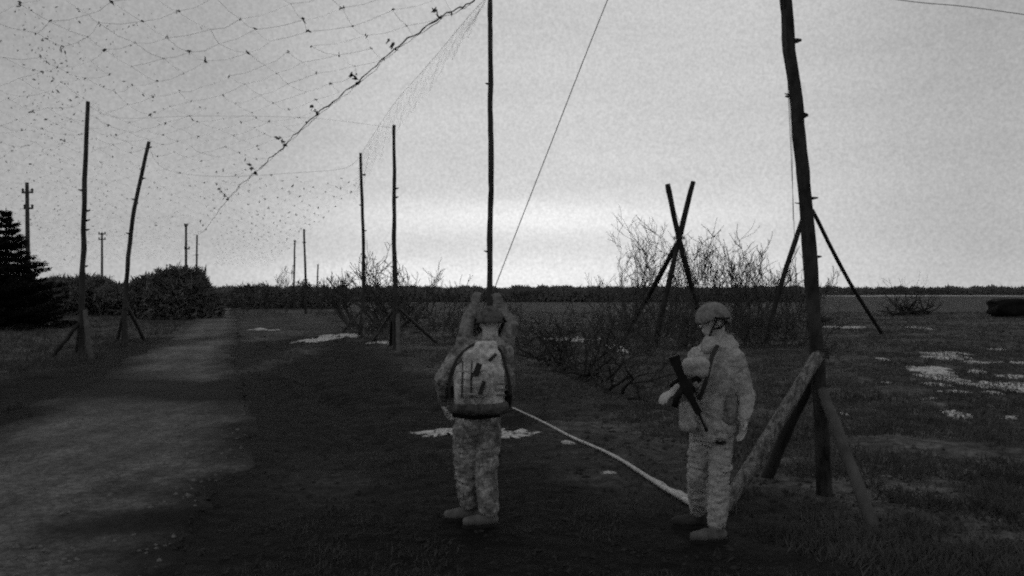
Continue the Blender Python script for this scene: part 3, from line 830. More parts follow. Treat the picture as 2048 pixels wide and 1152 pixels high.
snow('thin snow sliver right of the backpack soldier', 1136, 882, 13, 2, 2.0)
snow('small snow sliver nearer the soldiers', 1215, 945, 12, 1.5, 2.6)
snow('snow patch left of the strutted poles', 636, 678, 30, 7, 3.0)
snow('snow streak behind the strutted poles', 690, 671, 45, 2.5, 4.0)
snow('snow scrap at the foot of the right strutted pole', 762, 686, 22, 3, 5.0)
snow('thin snow line beside the far road', 527, 659, 26, 1.4, 5.5)
snow('snow fleck at the end of the road', 448, 619, 9, 2.0, 5.8)
snow('snow streak right of the backpack soldier shoulder', 1140, 678, 48, 4, 6.0)
snow('snow scrap between the soldiers', 1238, 694, 17, 7, 7.0)
snow('long thin snow line behind the thick near pole', 1688, 654, 44, 1.8, 8.0)
for i, (x, y, rx, ry) in enumerate([(1880, 716, 26, 5), (1907, 706, 12, 4), (1868, 738, 22, 3), (1858, 750, 14, 5), (1872, 764, 22, 4), (1905, 756, 20, 5), (1965, 726, 30, 3), (1942, 764, 14, 4),
                                    (1975, 769, 30, 3.5), (2030, 774, 30, 5), (2020, 752, 26, 3), (1900, 784, 34, 2), (1985, 787, 18, 2.5), (1905, 822, 14, 5), (1918, 832, 18, 3), (1862, 796, 12, 1.6), (1770, 719, 13, 2.5), (1840, 656, 12, 2), (2015, 834, 16, 2), (1866, 742, 34, 7), (1895, 712, 26, 6), (2014, 768, 42, 7), (1912, 826, 20, 6), (1765, 760, 12, 1.5), (1685, 825, 12, 2.5), (1995, 700, 14, 2), (2045, 728, 20, 2), (1955, 745, 16, 2)]):
    snow('broken snow remnant among the dead grass at the right', x, y, rx, ry, 10 + i * 1.7)
for i in range(15):
    if i in (3, 8, 9): continue
    snow('pale snow line below the distant trees at the right', 1655 + i * 30 + R.uniform(-8, 8), 591.5 + R.uniform(-.4, .8), 15 + R.uniform(-7, 9), .9, 60 + i, 2.5)

# pale rope on the ground, frayed bundle at the near end
rp_px = [(1025, 815), (1085, 843), (1140, 872), (1215, 905), (1262, 932), (1300, 957), (1345, 985), (1394, 1012)]
pts = []
for x, y in rp_px:
    pts.append(gnd2(x, y, .03))
t = thing('white_rope', (pts[3].x, pts[3].y, 0), 'pale thick rope lying on the dark ground between both soldiers, frayed at its near end', 'rope')
o3 = Vector((pts[3].x, pts[3].y, 0))
mb = MB(o3); path = lerp_path(pts, 8)
mb.tube(path, [.012 + .017 * (i / len(path)) ** 1.3 + .004 * mnoise.noise(Vector((i * .6, 1, 1))) for i in range(len(path))], 8, True, .3, 4); mb.build('strand', M['white_rope'], t)
mb = MB(o3)
for k in range(46):
    i = R.randint(int(len(path) * .70), len(path) - 2); p = path[i]; q = path[min(i + R.randint(5, 12), len(path) - 1)]
    off = Vector((R.uniform(-.02, .10), R.uniform(0.02, .17), 0)) * ((i / len(path) - .68) * 3)
    a_ = p + off * .5; c_ = q + off; a_.z = H(a_.x, a_.y) + .02 + R.random() * .02; c_.z = H(c_.x, c_.y) + .02 + R.random() * .03
    mb.tube([a_, (a_ + c_) / 2 + Vector((R.gauss(0, .015), R.gauss(0, .015), R.random() * .03)), c_], R.uniform(.007, .014), 4)
mb.build('frayed_end', M['white_rope'], t)

# covered stack at the right edge
b = ground_pt(2030, 60, 0)
t = thing('covered_stack', b, 'low black tarpaulin covered stack at the right edge of the field', 'covered stack')
def soft_box(origin, c, sx, sy, sz, rnd, nseg=12, wob=.03, seed=0):
    P, F_ = [], []
    mb = MB(origin); n = nseg
    for face in range(6):
        base = len(P)
        for i in range(n + 1):
            for j in range(n + 1):
                u, v = i / n * 2 - 1, j / n * 2 - 1
                p = [(1, u, v), (-1, v, u), (u, -1, v), (v, 1, u), (v, u, 1), (u, v, -1)][face]
                p = Vector(p)
                q = Vector((max(-1 + rnd, min(1 - rnd, p.x)), max(-1 + rnd, min(1 - rnd, p.y)), max(-1 + rnd, min(1 - rnd, p.z))))
                dlt = p - q
                p = q + dlt.normalized() * rnd if dlt.length > 1e-6 else p
                w = 1 + wob * mnoise.noise(p * 2.1 + Vector((seed, 0, 0)))
                P.append(Vector(c) + Vector((p.x * sx * w, p.y * sy * w, p.z * sz * w)))
        for i in range(n):
            for j in range(n):
                a0 = base + i * (n + 1) + j; F_.append((a0, a0 + n + 1, a0 + n + 2, a0 + 1))
    mb.add(P, F_); return mb
soft_box(b, b + Vector((.35, 0, .72)), 2.0, 1.0, .68, .35, 12, .12, 3).build('tarpaulin', M['tarp'], t)
soft_box(b, b + Vector((.6, .1, -.02)), 1.7, 1.1, .16, .3, 6, .2, 9).build('pallet', M['dark_wood'], t)

# ------------------------------------------------------------------ people
def capsule(p0, p1, r0, r1, flat=(1, 1, 1), n=18):
    """closed tapered capsule; flat scales it about its centre in x,y,z"""
    p0 = Vector(p0); p1 = Vector(p1); ax = p1 - p0; L = ax.length
    ax = ax.normalized() if L > 1e-6 else Vector((0, 0, 1))
    ref = Vector((0, 0, 1)) if abs(ax.z) < .9 else Vector((0, 1, 0))
    a = ax.cross(ref).normalized(); b = a.cross(ax)
    prof = []
    for k in range(1, 6): th = -math.pi / 2 + k / 6 * math.pi / 2; prof.append((math.sin(th) * r0, math.cos(th) * r0))
    for k in range(0, 7): u = k / 6; prof.append((u * L, r0 + (r1 - r0) * u))
    for k in range(1, 6): th = k / 6 * math.pi / 2; prof.append((L + math.sin(th) * r1, math.cos(th) * r1))
    vs = [p0 - ax * r0]; fs = []
    for h, r in prof:
        for i in range(n):
            th = i / n * 6.28318; vs.append(p0 + ax * h + (a * math.cos(th) + b * math.sin(th)) * r)
    vs.append(p1 + ax * r1)
    m = len(prof)
    for i in range(n): fs.append((0, 1 + (i + 1) % n, 1 + i))
    for k in range(m - 1):
        for i in range(n):
            q = 1 + k * n; fs.append((q + i, q + (i + 1) % n, q + n + (i + 1) % n, q + n + i))
    q = 1 + (m - 1) * n
    for i in range(n): fs.append((q + i, q + (i + 1) % n, len(vs) - 1))
    return vs, fs
def ellip(c, rx, ry, rz, rot=None, n=20, m=12):
    vs = []; fs = []; c = Vector(c)
    rot = rot or Matrix.Identity(3)
    vs.append(c + rot @ Vector((0, 0, -rz)))
    for k in range(1, m):
        ph = -math.pi / 2 + k / m * math.pi
        for i in range(n):
            th = i / n * 6.28318
            vs.append(c + rot @ Vector((math.cos(ph) * math.cos(th) * rx, math.cos(ph) * math.sin(th) * ry, math.sin(ph) * rz)))
    vs.append(c + rot @ Vector((0, 0, rz)))
    for i in range(n): fs.append((0, 1 + (i + 1) % n, 1 + i))
    for k in range(m - 2):
        for i in range(n):
            q = 1 + k * n; fs.append((q + i, q + (i + 1) % n, q + n + (i + 1) % n, q + n + i))
    q = 1 + (m - 2) * n
    for i in range(n): fs.append((q + i, q + (i + 1) % n, len(vs) - 1))
    return vs, fs
def fused(name, prims, origin, m, parent, voxel=.012, smooth=4, fold=None, label=None):
    """union of closed shapes remeshed into one continuous skin; fold = (amp, freq vec, seed)"""
    mb = MB(origin)
    for vs, fs in prims: mb.add(vs, fs)
    me = bpy.data.meshes.new('tmp'); me.from_pydata(mb.v, [], mb.f); me.update()
    o = bpy.data.objects.new('tmp', me); COL.objects.link(o)
    r = o.modifiers.new('r', 'REMESH'); r.mode = 'VOXEL'; r.voxel_size = voxel
    s = o.modifiers.new('s', 'SMOOTH'); s.factor = .6; s.iterations = smooth
    dg = bpy.context.evaluated_depsgraph_get(); dg.update()
    nm = bpy.data.meshes.new_from_object(o.evaluated_get(dg)); nm.name = name
    bpy.data.objects.remove(o); bpy.data.meshes.remove(me)
    if fold:
        amp, fr, sd = fold
        n = len(nm.vertices); co = np.empty(n * 3, np.float32); no = np.empty(n * 3, np.float32)
        nm.vertices.foreach_get('co', co); nm.vertices.foreach_get('normal', no)
        co = co.reshape(-1, 3); no = no.reshape(-1, 3)
        dsp = np.empty(n)
        for i in range(n):
            x, y, z = co[i]
            w = mnoise.noise(Vector((x * 4, y * 4, z * 4 + sd)))
            q = Vector((x * fr[0] + w * 1.2, y * fr[1], z * fr[2] + w * 2.0 + sd))
            dsp[i] = (1 - abs(mnoise.noise(q)) * 2.6) * .6 + mnoise.noise(q * 2.3) * .35
        co = co + no * (dsp * amp)[:, None]
        nm.vertices.foreach_set('co', co.astype(np.float32).ravel()); nm.update()
    nm.polygons.foreach_set('use_smooth', np.full(len(nm.polygons), True, bool))
    ob = link(name, nm, m, parent)
    if label: ob['label'] = label
    return ob
def hand(wrist, direction, palm_n, thumb_side, curl, s=1.0):
    """palm, four unequal bent fingers and a thumb leaving the side of the palm"""
    d = Vector(direction).normalized(); nrm = Vector(palm_n).normalized(); nrm = (nrm - d * nrm.dot(d)).normalized()
    sd = d.cross(nrm).normalized() * thumb_side
    w = Vector(wrist); pr = []
    pr.append(capsule(w - d * .02, w + d * .03, .026 * s, .030 * s))
    for k in (-1, 0, 1, 2):
        pr.append(capsule(w + d * .015 + sd * (.018 * k - .008) * s, w + d * .085 * s + sd * (.021 * k - .01) * s, .014 * s, .013 * s))
    for k, L in zip((2, 1, 0, -1), (.072, .08, .074, .058)):
        p = w + d * .088 * s + sd * (.021 * k - .01) * s; a = 0
        for sg, f in enumerate((.42, .33, .25)):
            a += curl * (.9 if sg else .6)
            v = (d * math.cos(a) + nrm * math.sin(a)).normalized()
            q = p + v * L * f * s; pr.append(capsule(p, q, (.0105 - sg * .001) * s, (.0098 - sg * .001) * s, n=10)); p = q
    p = w + d * .025 + sd * .035 * s
    v1 = (d * .6 + sd * .65 + nrm * .4).normalized(); q = p + v1 * .035 * s; pr.append(capsule(w + d * .02 + sd * .02, q, .015 * s, .012 * s, n=10))
    v2 = (d * .8 + sd * .1 + nrm * (.4 + curl * .3)).normalized(); pr.append(capsule(q, q + v2 * .03 * s, .0115 * s, .010 * s, n=10)); 
    return pr
def head(c, fwd, up=Vector((0, 0, 1)), s=1.0):
    """skull, jaw, nose, brows, lips, ears; c = centre at eye height"""
    f = Vector(fwd).normalized(); u = (up - f * up.dot(f)).normalized(); r = f.cross(u).normalized()
    rot = Matrix((r, f, u)).transposed()
    def P(x, y, z): return Vector(c) + rot @ Vector((x, y, z)) * s
    pr = [ellip(P(0, -.012, .03), .076 * s, .096 * s, .095 * s, rot), ellip(P(0, .018, -.035), .060 * s, .072 * s, .075 * s, rot),
          ellip(P(0, .045, -.085), .040 * s, .038 * s, .030 * s, rot),
          capsule(P(0, .082, .012), P(0, .108, -.030), .009 * s, .015 * s), ellip(P(0, .088, -.066), .024 * s, .012 * s, .008 * s, rot), ellip(P(0, .084, -.078), .021 * s, .012 * s, .008 * s, rot),
          capsule(P(-.042, .072, .022), P(-.012, .082, .022), .011 * s, .010 * s), capsule(P(.042, .072, .022), P(.012, .082, .022), .011 * s, .010 * s),
          ellip(P(.046, .052, -.02), .022 * s, .024 * s, .018 * s, rot), ellip(P(-.046, .052, -.02), .022 * s, .024 * s, .018 * s, rot)]
    for sx in (-1, 1): pr.append(ellip(P(sx * .078, -.004, -.008), .010 * s, .020 * s, .032 * s, rot))
    return pr, P, rot
def eyes(parent, origin, P):
    for sx in (-1, 1):
        mb = MB(origin); vs, fs = ellip(P(sx * .030, .072, .004), .009, .009, .007); mb.add(vs, fs); mb.build('eye', M['black'], parent)
def helmet(parent, origin, P, rot, tilt=0, m='helmet'):
    """high-cut shell: dome with rim, side rails and a chin strap"""
    mb = MB(origin); n = 36; rings = 12; vs = []; fs = []
    for k in range(rings + 1):
        ph = k / rings * (math.pi / 2 + .12)
        for i in range(n):
            th = i / n * 6.28318
            cut = 1.0 + .10 * math.cos(th * 2 + math.pi) * (k / rings)   # rises over the ears
            e = ph * cut
            rr = 1 + (.035 if k == rings else 0)
            x = math.sin(e) * math.cos(th) * .118 * rr; y = math.sin(e) * math.sin(th) * .142 * rr - .008; z = math.cos(e) * .125 + .022
            if math.sin(th) < -.3: z -= .035 * (k / rings) ** 3
            vs.append(P(x, y, z))
    for k in range(rings):
        for i in range(n):
            fs.append((k * n + i, (k + 1) * n + i, (k + 1) * n + (i + 1) % n, k * n + (i + 1) % n))
    # inner shell for thickness
    b0 = len(vs)
    cc = P(0, -.008, .02)
    vs += [cc + (v - cc) * .93 for v in vs[:b0]]
    for k in range(rings):
        for i in range(n):
            fs.append((b0 + k * n + i, b0 + k * n + (i + 1) % n, b0 + (k + 1) * n + (i + 1) % n, b0 + (k + 1) * n + i))
    for i in range(n):
        a0 = rings * n + i; a1 = rings * n + (i + 1) % n; fs.append((a0, b0 + a0, b0 + a1, a1))
    mb.add(vs, fs); h = mb.build('helmet', M[m], parent)
    for sx in (-1, 1):
        mr = MB(origin); mr.tube([P(sx * .122, .06, .035), P(sx * .127, 0, .02), P(sx * .118, -.075, .022)], .009, 6); mr.build('side_rail', M['black'], h)
    ms = MB(origin)
    for sx in (-1, 1):
        ms.tube([P(sx * .112, .045, .01), P(sx * .074, .055, -.05), P(sx * .040, .060, -.105), P(0, .070, -.118)], .0075, 5)
        ms.tube([P(sx * .112, -.06, .0), P(sx * .085, -.01, -.05), P(sx * .074, .055, -.055)], .0075, 5)
    ms.build('chin_strap', M['black'], h)
    return h
def boot(ankle, toe_dir, ground_z, s=1.0):
    d = Vector((toe_dir[0], toe_dir[1], 0)).normalized(); a = Vector(ankle); heel = Vector((a.x, a.y, ground_z))
    return [capsule(a + Vector((0, 0, .10)), Vector((a.x, a.y, ground_z + .06)), .062 * s, .054 * s),
            capsule(heel - d * .035 + Vector((0, 0, .045)), heel + d * .09 + Vector((0, 0, .048)), .046 * s, .050 * s),
            capsule(heel + d * .08 + Vector((0, 0, .045)), heel + d * .185 + Vector((0, 0, .038)), .050 * s, .038 * s)]
def sole(origin, ankle, toe_dir, gz, parent, m='sole'):
    d = Vector((toe_dir[0], toe_dir[1], 0)).normalized(); n_ = Vector((-d.y, d.x, 0)); h = Vector((ankle[0], ankle[1], gz))
    mb = MB(origin); vs = []
    prof = [(-.085, .025), (-.07, .042), (0, .042), (.08, .048), (.15, .05), (.205, .035), (.225, .012)]
    for zz in (0.0, .024):
        for (u, w) in prof: vs.append(h + d * u + n_ * w + Vector((0, 0, zz)))
        for (u, w) in reversed(prof): vs.append(h + d * u - n_ * w + Vector((0, 0, zz)))
    n = len(prof) * 2
    fs = [tuple(range(n - 1, -1, -1)), tuple(range(n, 2 * n))] + [(i, (i + 1) % n, n + (i + 1) % n, n + i) for i in range(n)]
    mb.add(vs, fs); return mb.build('sole', M[m], parent, False)
def strap(origin, pts, w, th, m, parent, name='strap', out=Vector((0, -1, 0))):
    mb = MB(origin); path = lerp_path(pts, 6); vs = []; fs = []
    for i, p in enumerate(path):
        t_ = (path[min(i + 1, len(path) - 1)] - path[max(i - 1, 0)]).normalized(); s_ = t_.cross(out).normalized() * w; o_ = out * th
        vs += [p - s_, p + s_, p + s_ + o_, p - s_ + o_]
    for i in range(len(path) - 1):
        for k in range(4): fs.append((i * 4 + k, i * 4 + (k + 1) % 4, i * 4 + 4 + (k + 1) % 4, i * 4 + 4 + k))
    fs += [(3, 2, 1, 0), tuple(len(vs) - 4 + k for k in range(4))]
    mb.add(vs, fs); return mb.build(name, m if not isinstance(m, str) else M[m], parent, False)

def soldier(label, base, J, fwd, headfwd, headc, mats, pelvis_w=.12, hand_cfg=None, chest=(.19, .125), group='soldiers standing beside the road', voxel=.010, sleeve=.066, thigh=.098, headup=Vector((0, 0, 1))):
    b = Vector(base)
    t = thing('person', b, label, 'person', group)
    f = Vector(fwd).normalized(); r = Vector((f.y, -f.x, 0)); rot = Matrix((r, f, Vector((0, 0, 1)))).transposed()
    hp, P, hrot = head(headc, headfwd, headup)
    # body: one continuous figure with face, neck, limbs and five-fingered hands
    pr = list(hp)
    pr.append(capsule(J['neck'], Vector(headc) + Vector((0, 0, -.03)) - Vector(headfwd) * .03, .066, .066))
    pr.append(ellip(J['chest'], chest[0] * .85, chest[1] * .85, .22, rot)); pr.append(ellip(J['pelvis'], .15, .11, .13, rot))
    pr.append(capsule(J['pelvis'], J['chest'], .11, .12))
    for s in 'LR':
        pr.append(capsule(J['sh' + s], J['el' + s], .050, .040)); pr.append(capsule(J['el' + s], J['wr' + s], .040, .027))
        pr.append(capsule(J['chest'] + Vector((0, 0, .12)), J['sh' + s], .07, .05))
        pr.append(capsule(J['hip' + s], J['kn' + s], .078, .055)); pr.append(capsule(J['kn' + s], J['an' + s], .055, .038))
        hc = hand_cfg[s]
        pr += hand(J['wr' + s], hc[0], hc[1], hc[2], hc[3], 1.08)
    body = fused('body', pr, b, M[mats.get('skin', 'skin')], t, .0065, 2)
    eyes(t, b, P)
    # jacket
    pr = [ellip(J['chest'] + Vector((0, 0, -.02)), chest[0], chest[1], .27, rot), capsule(J['chest'] - Vector((0, 0, .12)), J['pelvis'] + Vector((0, 0, -.02)), .125, .135),
          ellip(J['pelvis'] + Vector((0, 0, -.02)), .185, .135, .12, rot),
          capsule(J['neck'] - Vector((0, 0, .01)), J['neck'] + Vector((0, 0, .035)), .082, .070)]
    for s in 'LR':
        pr.append(capsule(J['chest'] + Vector((0, 0, .13)), J['sh' + s], .095, sleeve + .004))
        pr.append(capsule(J['sh' + s], J['el' + s], sleeve + .008, sleeve - .002)); pr.append(capsule(J['el' + s], Vector(J['el' + s]).lerp(J['wr' + s], .93), sleeve, sleeve * .72))
    fused('jacket', pr, b, M[mats['jacket']], t, voxel, 3, (.012, (11, 11, 17), R.random() * 9))
    # trousers with bagging over the boots
    pr = [ellip(J['pelvis'] - Vector((0, 0, .05)), .17, .125, .13, rot)]
    for s in 'LR':
        pr.append(capsule(J['hip' + s], J['kn' + s], thigh, thigh * .80))
        mid = Vector(J['kn' + s]).lerp(J['an' + s], .55)
        pr.append(capsule(J['kn' + s], mid, thigh * .82, thigh * .80)); pr.append(capsule(mid, Vector(J['an' + s]) + Vector((0, 0, .055)), thigh * .80, thigh * .74))
    fused('trousers', pr, b, M[mats['trousers']], t, voxel, 2, (.015, (9, 9, 18), R.random() * 9))
    # cargo pockets on the thighs
    for s, sg in (('L', -1), ('R', 1)):
        c_ = Vector(J['hip' + s]).lerp(J['kn' + s], .62) + r * sg * (thigh * .62)
        fused('cargo_pocket', [capsule(c_ + Vector((0, 0, .05)) - f * .03, c_ + Vector((0, 0, .05)) + f * .03, .030, .030), capsule(c_ - Vector((0, 0, .05)) - f * .03, c_ - Vector((0, 0, .05)) + f * .03, .033, .033)], b, M[mats['trousers']], t, .010, 2, (.006, (9, 9, 14), 3))
    for s in 'LR':
        gz = J['gz' + s]
        bo = fused('boot', boot(J['an' + s], J['toe' + s], gz + .012, .98), b, M[mats['boot' + s]], t, .008, 2, (.003, (20, 20, 20), 1))
        sole(b, J['an' + s], J['toe' + s], gz, bo)
    h = helmet(t, b, P, hrot, 0, mats['helmet'])
    return t, P, rot, h

# --- soldier with the backpack, seen from behind
D = 6.62
gA = H(-.28, 6.62)
J = dict(neck=at(981, 688, D + .02), chest=at(965, 738, D + .03), pelvis=at(956, 838, D + .02),
         shL=at(918, 706, D), shR=at(1010, 703, D + .02), elL=at(884, 758, D - .06), elR=at(1016, 762, D + .03),
         wrL=at(888, 806, D + .10), wrR=at(1014, 797, D + .20),
         hipL=at(932, 862, D + .02), hipR=at(976, 862, D + .02), knL=at(930, 945, D + .05), knR=at(972, 950, D),
         anL=at(940, 1018, D + .10), anR=at(978, 1028, D - .06), toeL=(-.9, .0), toeR=(-.9, -.25))
J['gzL'] = gA - .0; J['gzR'] = gA - .0
for s in 'LR': J['an' + s].z = gA + .10
hc = {'L': (Vector((.2, .3, -.9)), Vector((1, 0, 0)), 1, .5), 'R': (Vector((.05, .5, -.8)), Vector((-1, 0, 0)), -1, .8)}
tA, P, rot, h = soldier('soldier seen from behind with a bulky pale backpack and one elbow out', (at(956, 0, D).x, D, gA), J, (0.05, 1, 0), (.1, .93, -.36), at(981, 648, D + .07),
                        dict(jacket='camo', trousers='camo', bootL='boot', bootR='boot', helmet='camo_dark', skin='skin'), hand_cfg=hc, chest=(.225, .14), sleeve=.060, thigh=.108, headup=Vector((0, .35, 1)))
bA = tA.location.copy()
fused('collar', [capsule(at(968, 687, D), at(994, 687, D), .055, .055), capsule(at(962, 697, D), at(1000, 696, D), .06, .06)], bA, M['camo'], tA, .010, 3, (.006, (10, 10, 14), 5))
# backpack: top-level thing carried on the back
Db = D - .26
bc = at(961, 768, Db)
bp = thing('backpack', at(961, 828, Db), 'bulky pale camouflage backpack with dark straps worn by the soldier seen from behind', 'backpack')
bb = bp.location.copy()
def sbox(c, sx, sy, sz, rnd, sd=1):
    m_ = soft_box((0, 0, 0), c, sx, sy, sz, rnd, 10, .05, sd); return m_.v, m_.f
fused('main_bag', [sbox(at(959, 772, Db + .03), .198, .095, .175, .35), sbox(at(964, 736, Db + .04), .155, .085, .15, .4, 3), sbox(at(972, 708, Db + .05), .095, .07, .10, .45, 5)],
      bb, M['camo_pack'], bp, .011, 4, (.006, (6, 6, 9), 4))
fused('front_pocket', [sbox(at(946, 768, Db - .075), .125, .035, .105, .4, 7)], bb, M['camo_pack'], bp, .010, 3, (.003, (9, 9, 9), 6))
fused('bottom_roll', [capsule(at(922, 815, Db - .01), at(1003, 814, Db - .01), .062, .06)], bb, M['camo_dark'], bp, .010, 3, (.006, (9, 9, 9), 2))
strap(bb, [at(984, 690, Db + .12), at(962, 684, Db + .10), at(930, 700, Db + .02), at(908, 730, Db - .02), at(899, 765, Db - .02), at(900, 800, Db)], .010, .008, 'webbing', bp, 'shoulder_strap')
strap(bb, [at(984, 690, Db + .12), at(1000, 700, Db + .04), at(1009, 725, Db), at(1018, 765, Db), at(1020, 790, Db + .02)], .012, .008, 'webbing', bp, 'shoulder_strap')
strap(bb, [at(959, 727, Db - .118), at(955, 739, Db - .120), at(951, 752, Db - .118)], .024, .012, 'webbing', bp, 'hook_patch')
strap(bb, [at(969, 762, Db - .122), at(964, 776, Db - .124), at(959, 789, Db - .12)], .016, .012, 'webbing', bp, 'buckle_strap')
strap(bb, [at(978, 722, Db - .07), at(986, 714, Db - .06), at(992, 708, Db - .05)], .012, .010, 'webbing', bp, 'buckle_strap')
for yy in (742, 757, 772, 787):
    strap(bb, [at(919, yy, Db - .108), at(946, yy + 1, Db - .112), at(974, yy, Db - .108)], .006, .005, 'camo_light', bp, 'webbing_loop')
for zz in (926, 944):
    strap(bb, [at(zz, 722, Db - .062), at(zz - 1, 745, Db - .109), at(zz - 2, 795, Db - .109)], .006, .006, 'webbing', bp, 'compression_strap')
for k, yy in enumerate((769, 780, 791)):
    strap(bb, [at(991, yy, Db - .092), at(1002, yy - 1, Db - .085), at(1012, yy, Db - .05)], .008, .006, 'glove' , bp, 'webbing_loop')
soft_box(bb, at(899, 784, Db + .02), .030, .022, .048, .25, 6, .03, 2).build('side_pouch', M['black'], bp)
strap(bA, [at(905, 829, D - .19), at(950, 835, D - .16), at(1000, 829, D - .19)], .018, .01, 'black', tA, 'belt')
fused('hip_pouch', [capsule(at(1016, 790, D + .02), at(1014, 812, D + .02), .040, .034)], bA, M['black'], tA, .008, 2)

# --- soldier beyond, both arms raised to haul on the guy line
D = 7.32
gB = H(-.26, 7.3)
J = dict(neck=at(975, 680, D), chest=at(968, 725, D), pelvis=at(966, 820, D), shL=at(930, 690, D), shR=at(1010, 690, D),
         elL=at(938, 645, D + .20), elR=at(1020, 652, D + .20), wrL=at(951, 611, D + .26), wrR=at(997, 613, D + .26),
         hipL=at(950, 838, D), hipR=at(978, 838, D), knL=at(950, 915, D + .02), knR=at(978, 915, D), anL=at(952, 985, D), anR=at(976, 985, D), toeL=(-.2, 1), toeR=(.2, 1), gzL=gB, gzR=gB)
for s in 'LR': J['an' + s].z = gB + .10
hc = {'L': (Vector((.12, .0, .95)), Vector((.5, .8, 0)), 1, 1.1), 'R': (Vector((-.15, .0, .95)), Vector((-.5, .8, 0)), -1, 1.1)}
tB, P, rot, h = soldier('soldier hidden behind the backpack wearer, both arms raised overhead gripping a line', (at(966, 0, D).x, D, gB), J, (0, 1, 0), (0, .94, -.3), at(977, 655, D + .03),
                        dict(jacket='camo_mid', trousers='camo', bootL='boot', bootR='boot', helmet='camo_dark', skin='glove'), hand_cfg=hc, chest=(.20, .13), sleeve=.078, thigh=.09)

# --- helmeted soldier on the right, turned to the left with a slung rifle
D = 6.2
gC = H(.63, 6.2)
J = dict(neck=at(1434, 684, D), chest=at(1428, 742, D), pelvis=at(1423, 848, D), shL=at(1468, 716, D - .10), shR=at(1395, 714, D + .12),
         elL=at(1491, 792, D - .06), elR=at(1378, 772, D + .08), wrL=at(1488, 838, D - .14), wrR=at(1352, 784, D - .20),
         hipL=at(1442, 868, D - .02), hipR=at(1405, 868, D + .05), knL=at(1438, 955, D - .03), knR=at(1394, 952, D + .12),
         anL=at(1434, 1040, D - .03), anR=at(1398, 1020, D + .33), toeL=(-.97, -.2), toeR=(-.95, .1), gzL=gC, gzR=gC)
for s in 'LR': J['an' + s].z = gC + .10
hc = {'L': (Vector((-.1, -.05, -1)), Vector((-.9, -.2, 0)), -1, .4), 'R': (Vector((-.8, -.5, -.2)), Vector((0, .1, -1)), -1, .6)}
tC, P, rot, h = soldier('helmeted soldier on the right turned leftwards, one hand out, rifle on chest', (at(1422, 0, D).x, D, gC), J, (-.62, -.78, 0), (-.93, -.36, -.08), at(1425, 642, D - .02),
                        dict(jacket='camo_light', trousers='camo_light', bootL='boot', bootR='boot_dark', helmet='helmet', skin='skin'), hand_cfg=hc, chest=(.195, .14), sleeve=.070, thigh=.092)
bC = tC.location.copy()
fused('collar', [capsule(at(1418, 682, D - .06), at(1454, 680, D + .02), .045, .052), capsule(at(1415, 694, D - .08), at(1462, 692, D - .0), .055, .058)], bC, M['camo_light'], tC, .010, 3, (.006, (10, 10, 14), 5))
fused('chest_pouch', [capsule(at(1380, 730, D - .19), at(1404, 730, D - .24), .060, .060), capsule(at(1381, 742, D - .19), at(1405, 742, D - .24), .055, .055)], bC, M['camo_light'], tC, .010, 3, (.004, (9, 9, 9), 3))
fused('dump_pouch', [capsule(at(1372, 815, D - .10), at(1376, 848, D - .12), .050, .068)], bC, M['camo_light'], tC, .010, 3, (.005, (9, 9, 9), 8))
out = Vector((-.5, -.86, 0))
strap(bC, [at(1436, 690, D - .13), at(1424, 715, D - .22), at(1416, 745, D - .26), at(1408, 775, D - .24), at(1398, 800, D - .2)], .016, .010, 'webbing', tC, 'sling', out)
strap(bC, [at(1384, 762, D - .25), at(1394, 757, D - .27), at(1402, 764, D - .27)], .018, .012, 'black', tC, 'pouch_strap', out)
strap(bC, [at(1432, 882, D - .13), at(1440, 886, D - .14), at(1452, 884, D - .12)], .012, .012, 'black', tC, 'leg_strap', out)
fused('side_pouch', [capsule(at(1462, 800, D - .12), at(1458, 838, D - .12), .045, .05)], bC, M['camo_mid'], tC, .010, 2, (.004, (9, 9, 9), 2))
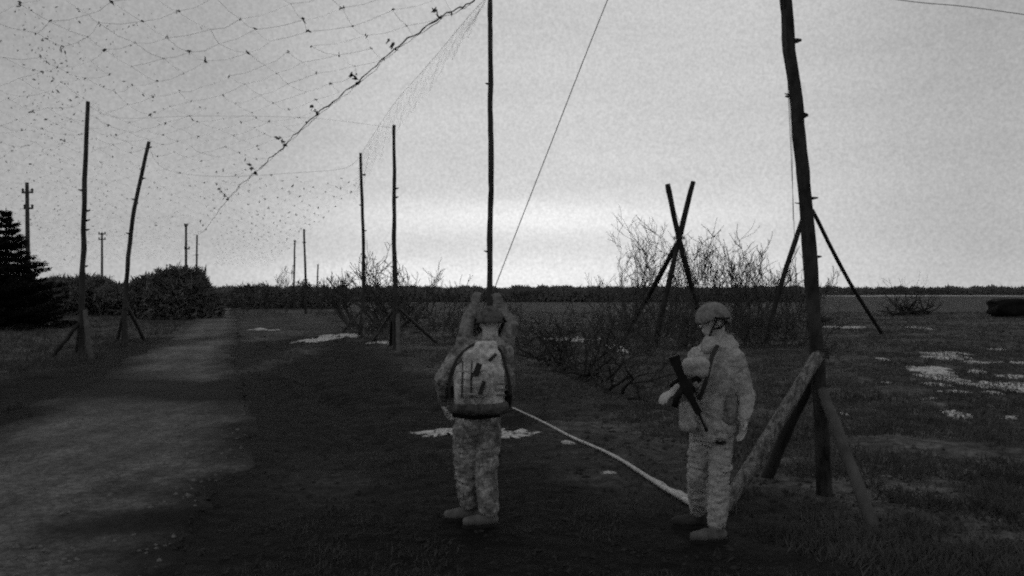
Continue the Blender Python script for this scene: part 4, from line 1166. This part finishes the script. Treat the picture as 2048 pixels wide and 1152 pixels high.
# rifle hung muzzle down
Dr = D - .31
rA = at(1347, 712, Dr); rB = at(1368, 768, Dr); rC = at(1398, 828, Dr); rD = at(1414, 862, Dr)
rf = thing('rifle', rB, 'black rifle slung muzzle down across the chest of the right soldier', 'rifle')
ax = (rD - rA).normalized(); sd_ = ax.cross(Vector((0, -1, 0))).normalized()
def box_along(origin, p0, p1, w, t_, name, m, par, taper=1.0):
    mb = MB(origin); a_ = (Vector(p1) - Vector(p0)).normalized(); s1 = a_.cross(Vector((0, -1, 0))).normalized(); s2 = Vector((0, -1, 0))
    vs = []
    for p, k in ((p0, 1.0), (p1, taper)):
        for (u, v) in ((-1, -1), (-.7, -1), (.7, -1), (1, -1), (1, .7), (1, 1), (-1, 1), (-1, .7)): vs.append(Vector(p) + s1 * u * w * k + s2 * v * t_ * k)
    fs = [tuple(range(7, -1, -1)), tuple(range(8, 16))] + [(i, (i + 1) % 8, 8 + (i + 1) % 8, 8 + i) for i in range(8)]
    mb.add(vs, fs); return mb.build(name, M[m], par, False)
box_along(rB, rA, rA.lerp(rB, .75), .040, .018, 'buttstock', 'black', rf, .65)
rec = box_along(rB, rA.lerp(rB, .7), rB.lerp(rC, .35), .036, .024, 'receiver', 'black', rf)
box_along(rB, rB.lerp(rC, .33), rC, .026, .022, 'handguard', 'black', rf, .85)
mb = MB(rB); mb.tube([rC, rC.lerp(rD, .8), rD], [.010, .010, .015], 8); mb.build('barrel', M['black'], rf)
mg0 = rB.lerp(rC, .05); mgp = [mg0 - sd_ * .0, mg0 + Vector((-.05, 0, -.07)), mg0 + Vector((-.075, 0, -.16))]
mb = MB(rB); mb.tube(mgp, [.028, .026, .024], 6); mb.build('magazine', M['black'], rf)
gp = rA.lerp(rB, .8); mb = MB(rB); mb.tube([gp, gp + Vector((-.06, 0, -.03)), gp + Vector((-.085, 0, -.06))], [.02, .018, .016], 6); mb.build('pistol_grip', M['black'], rf)
mb = MB(rB); s0 = rB + Vector((.03, -.01, .04)); mb.tube([s0, s0 + ax * .11], .016, 8); mb.build('sight', M['black'], rf)
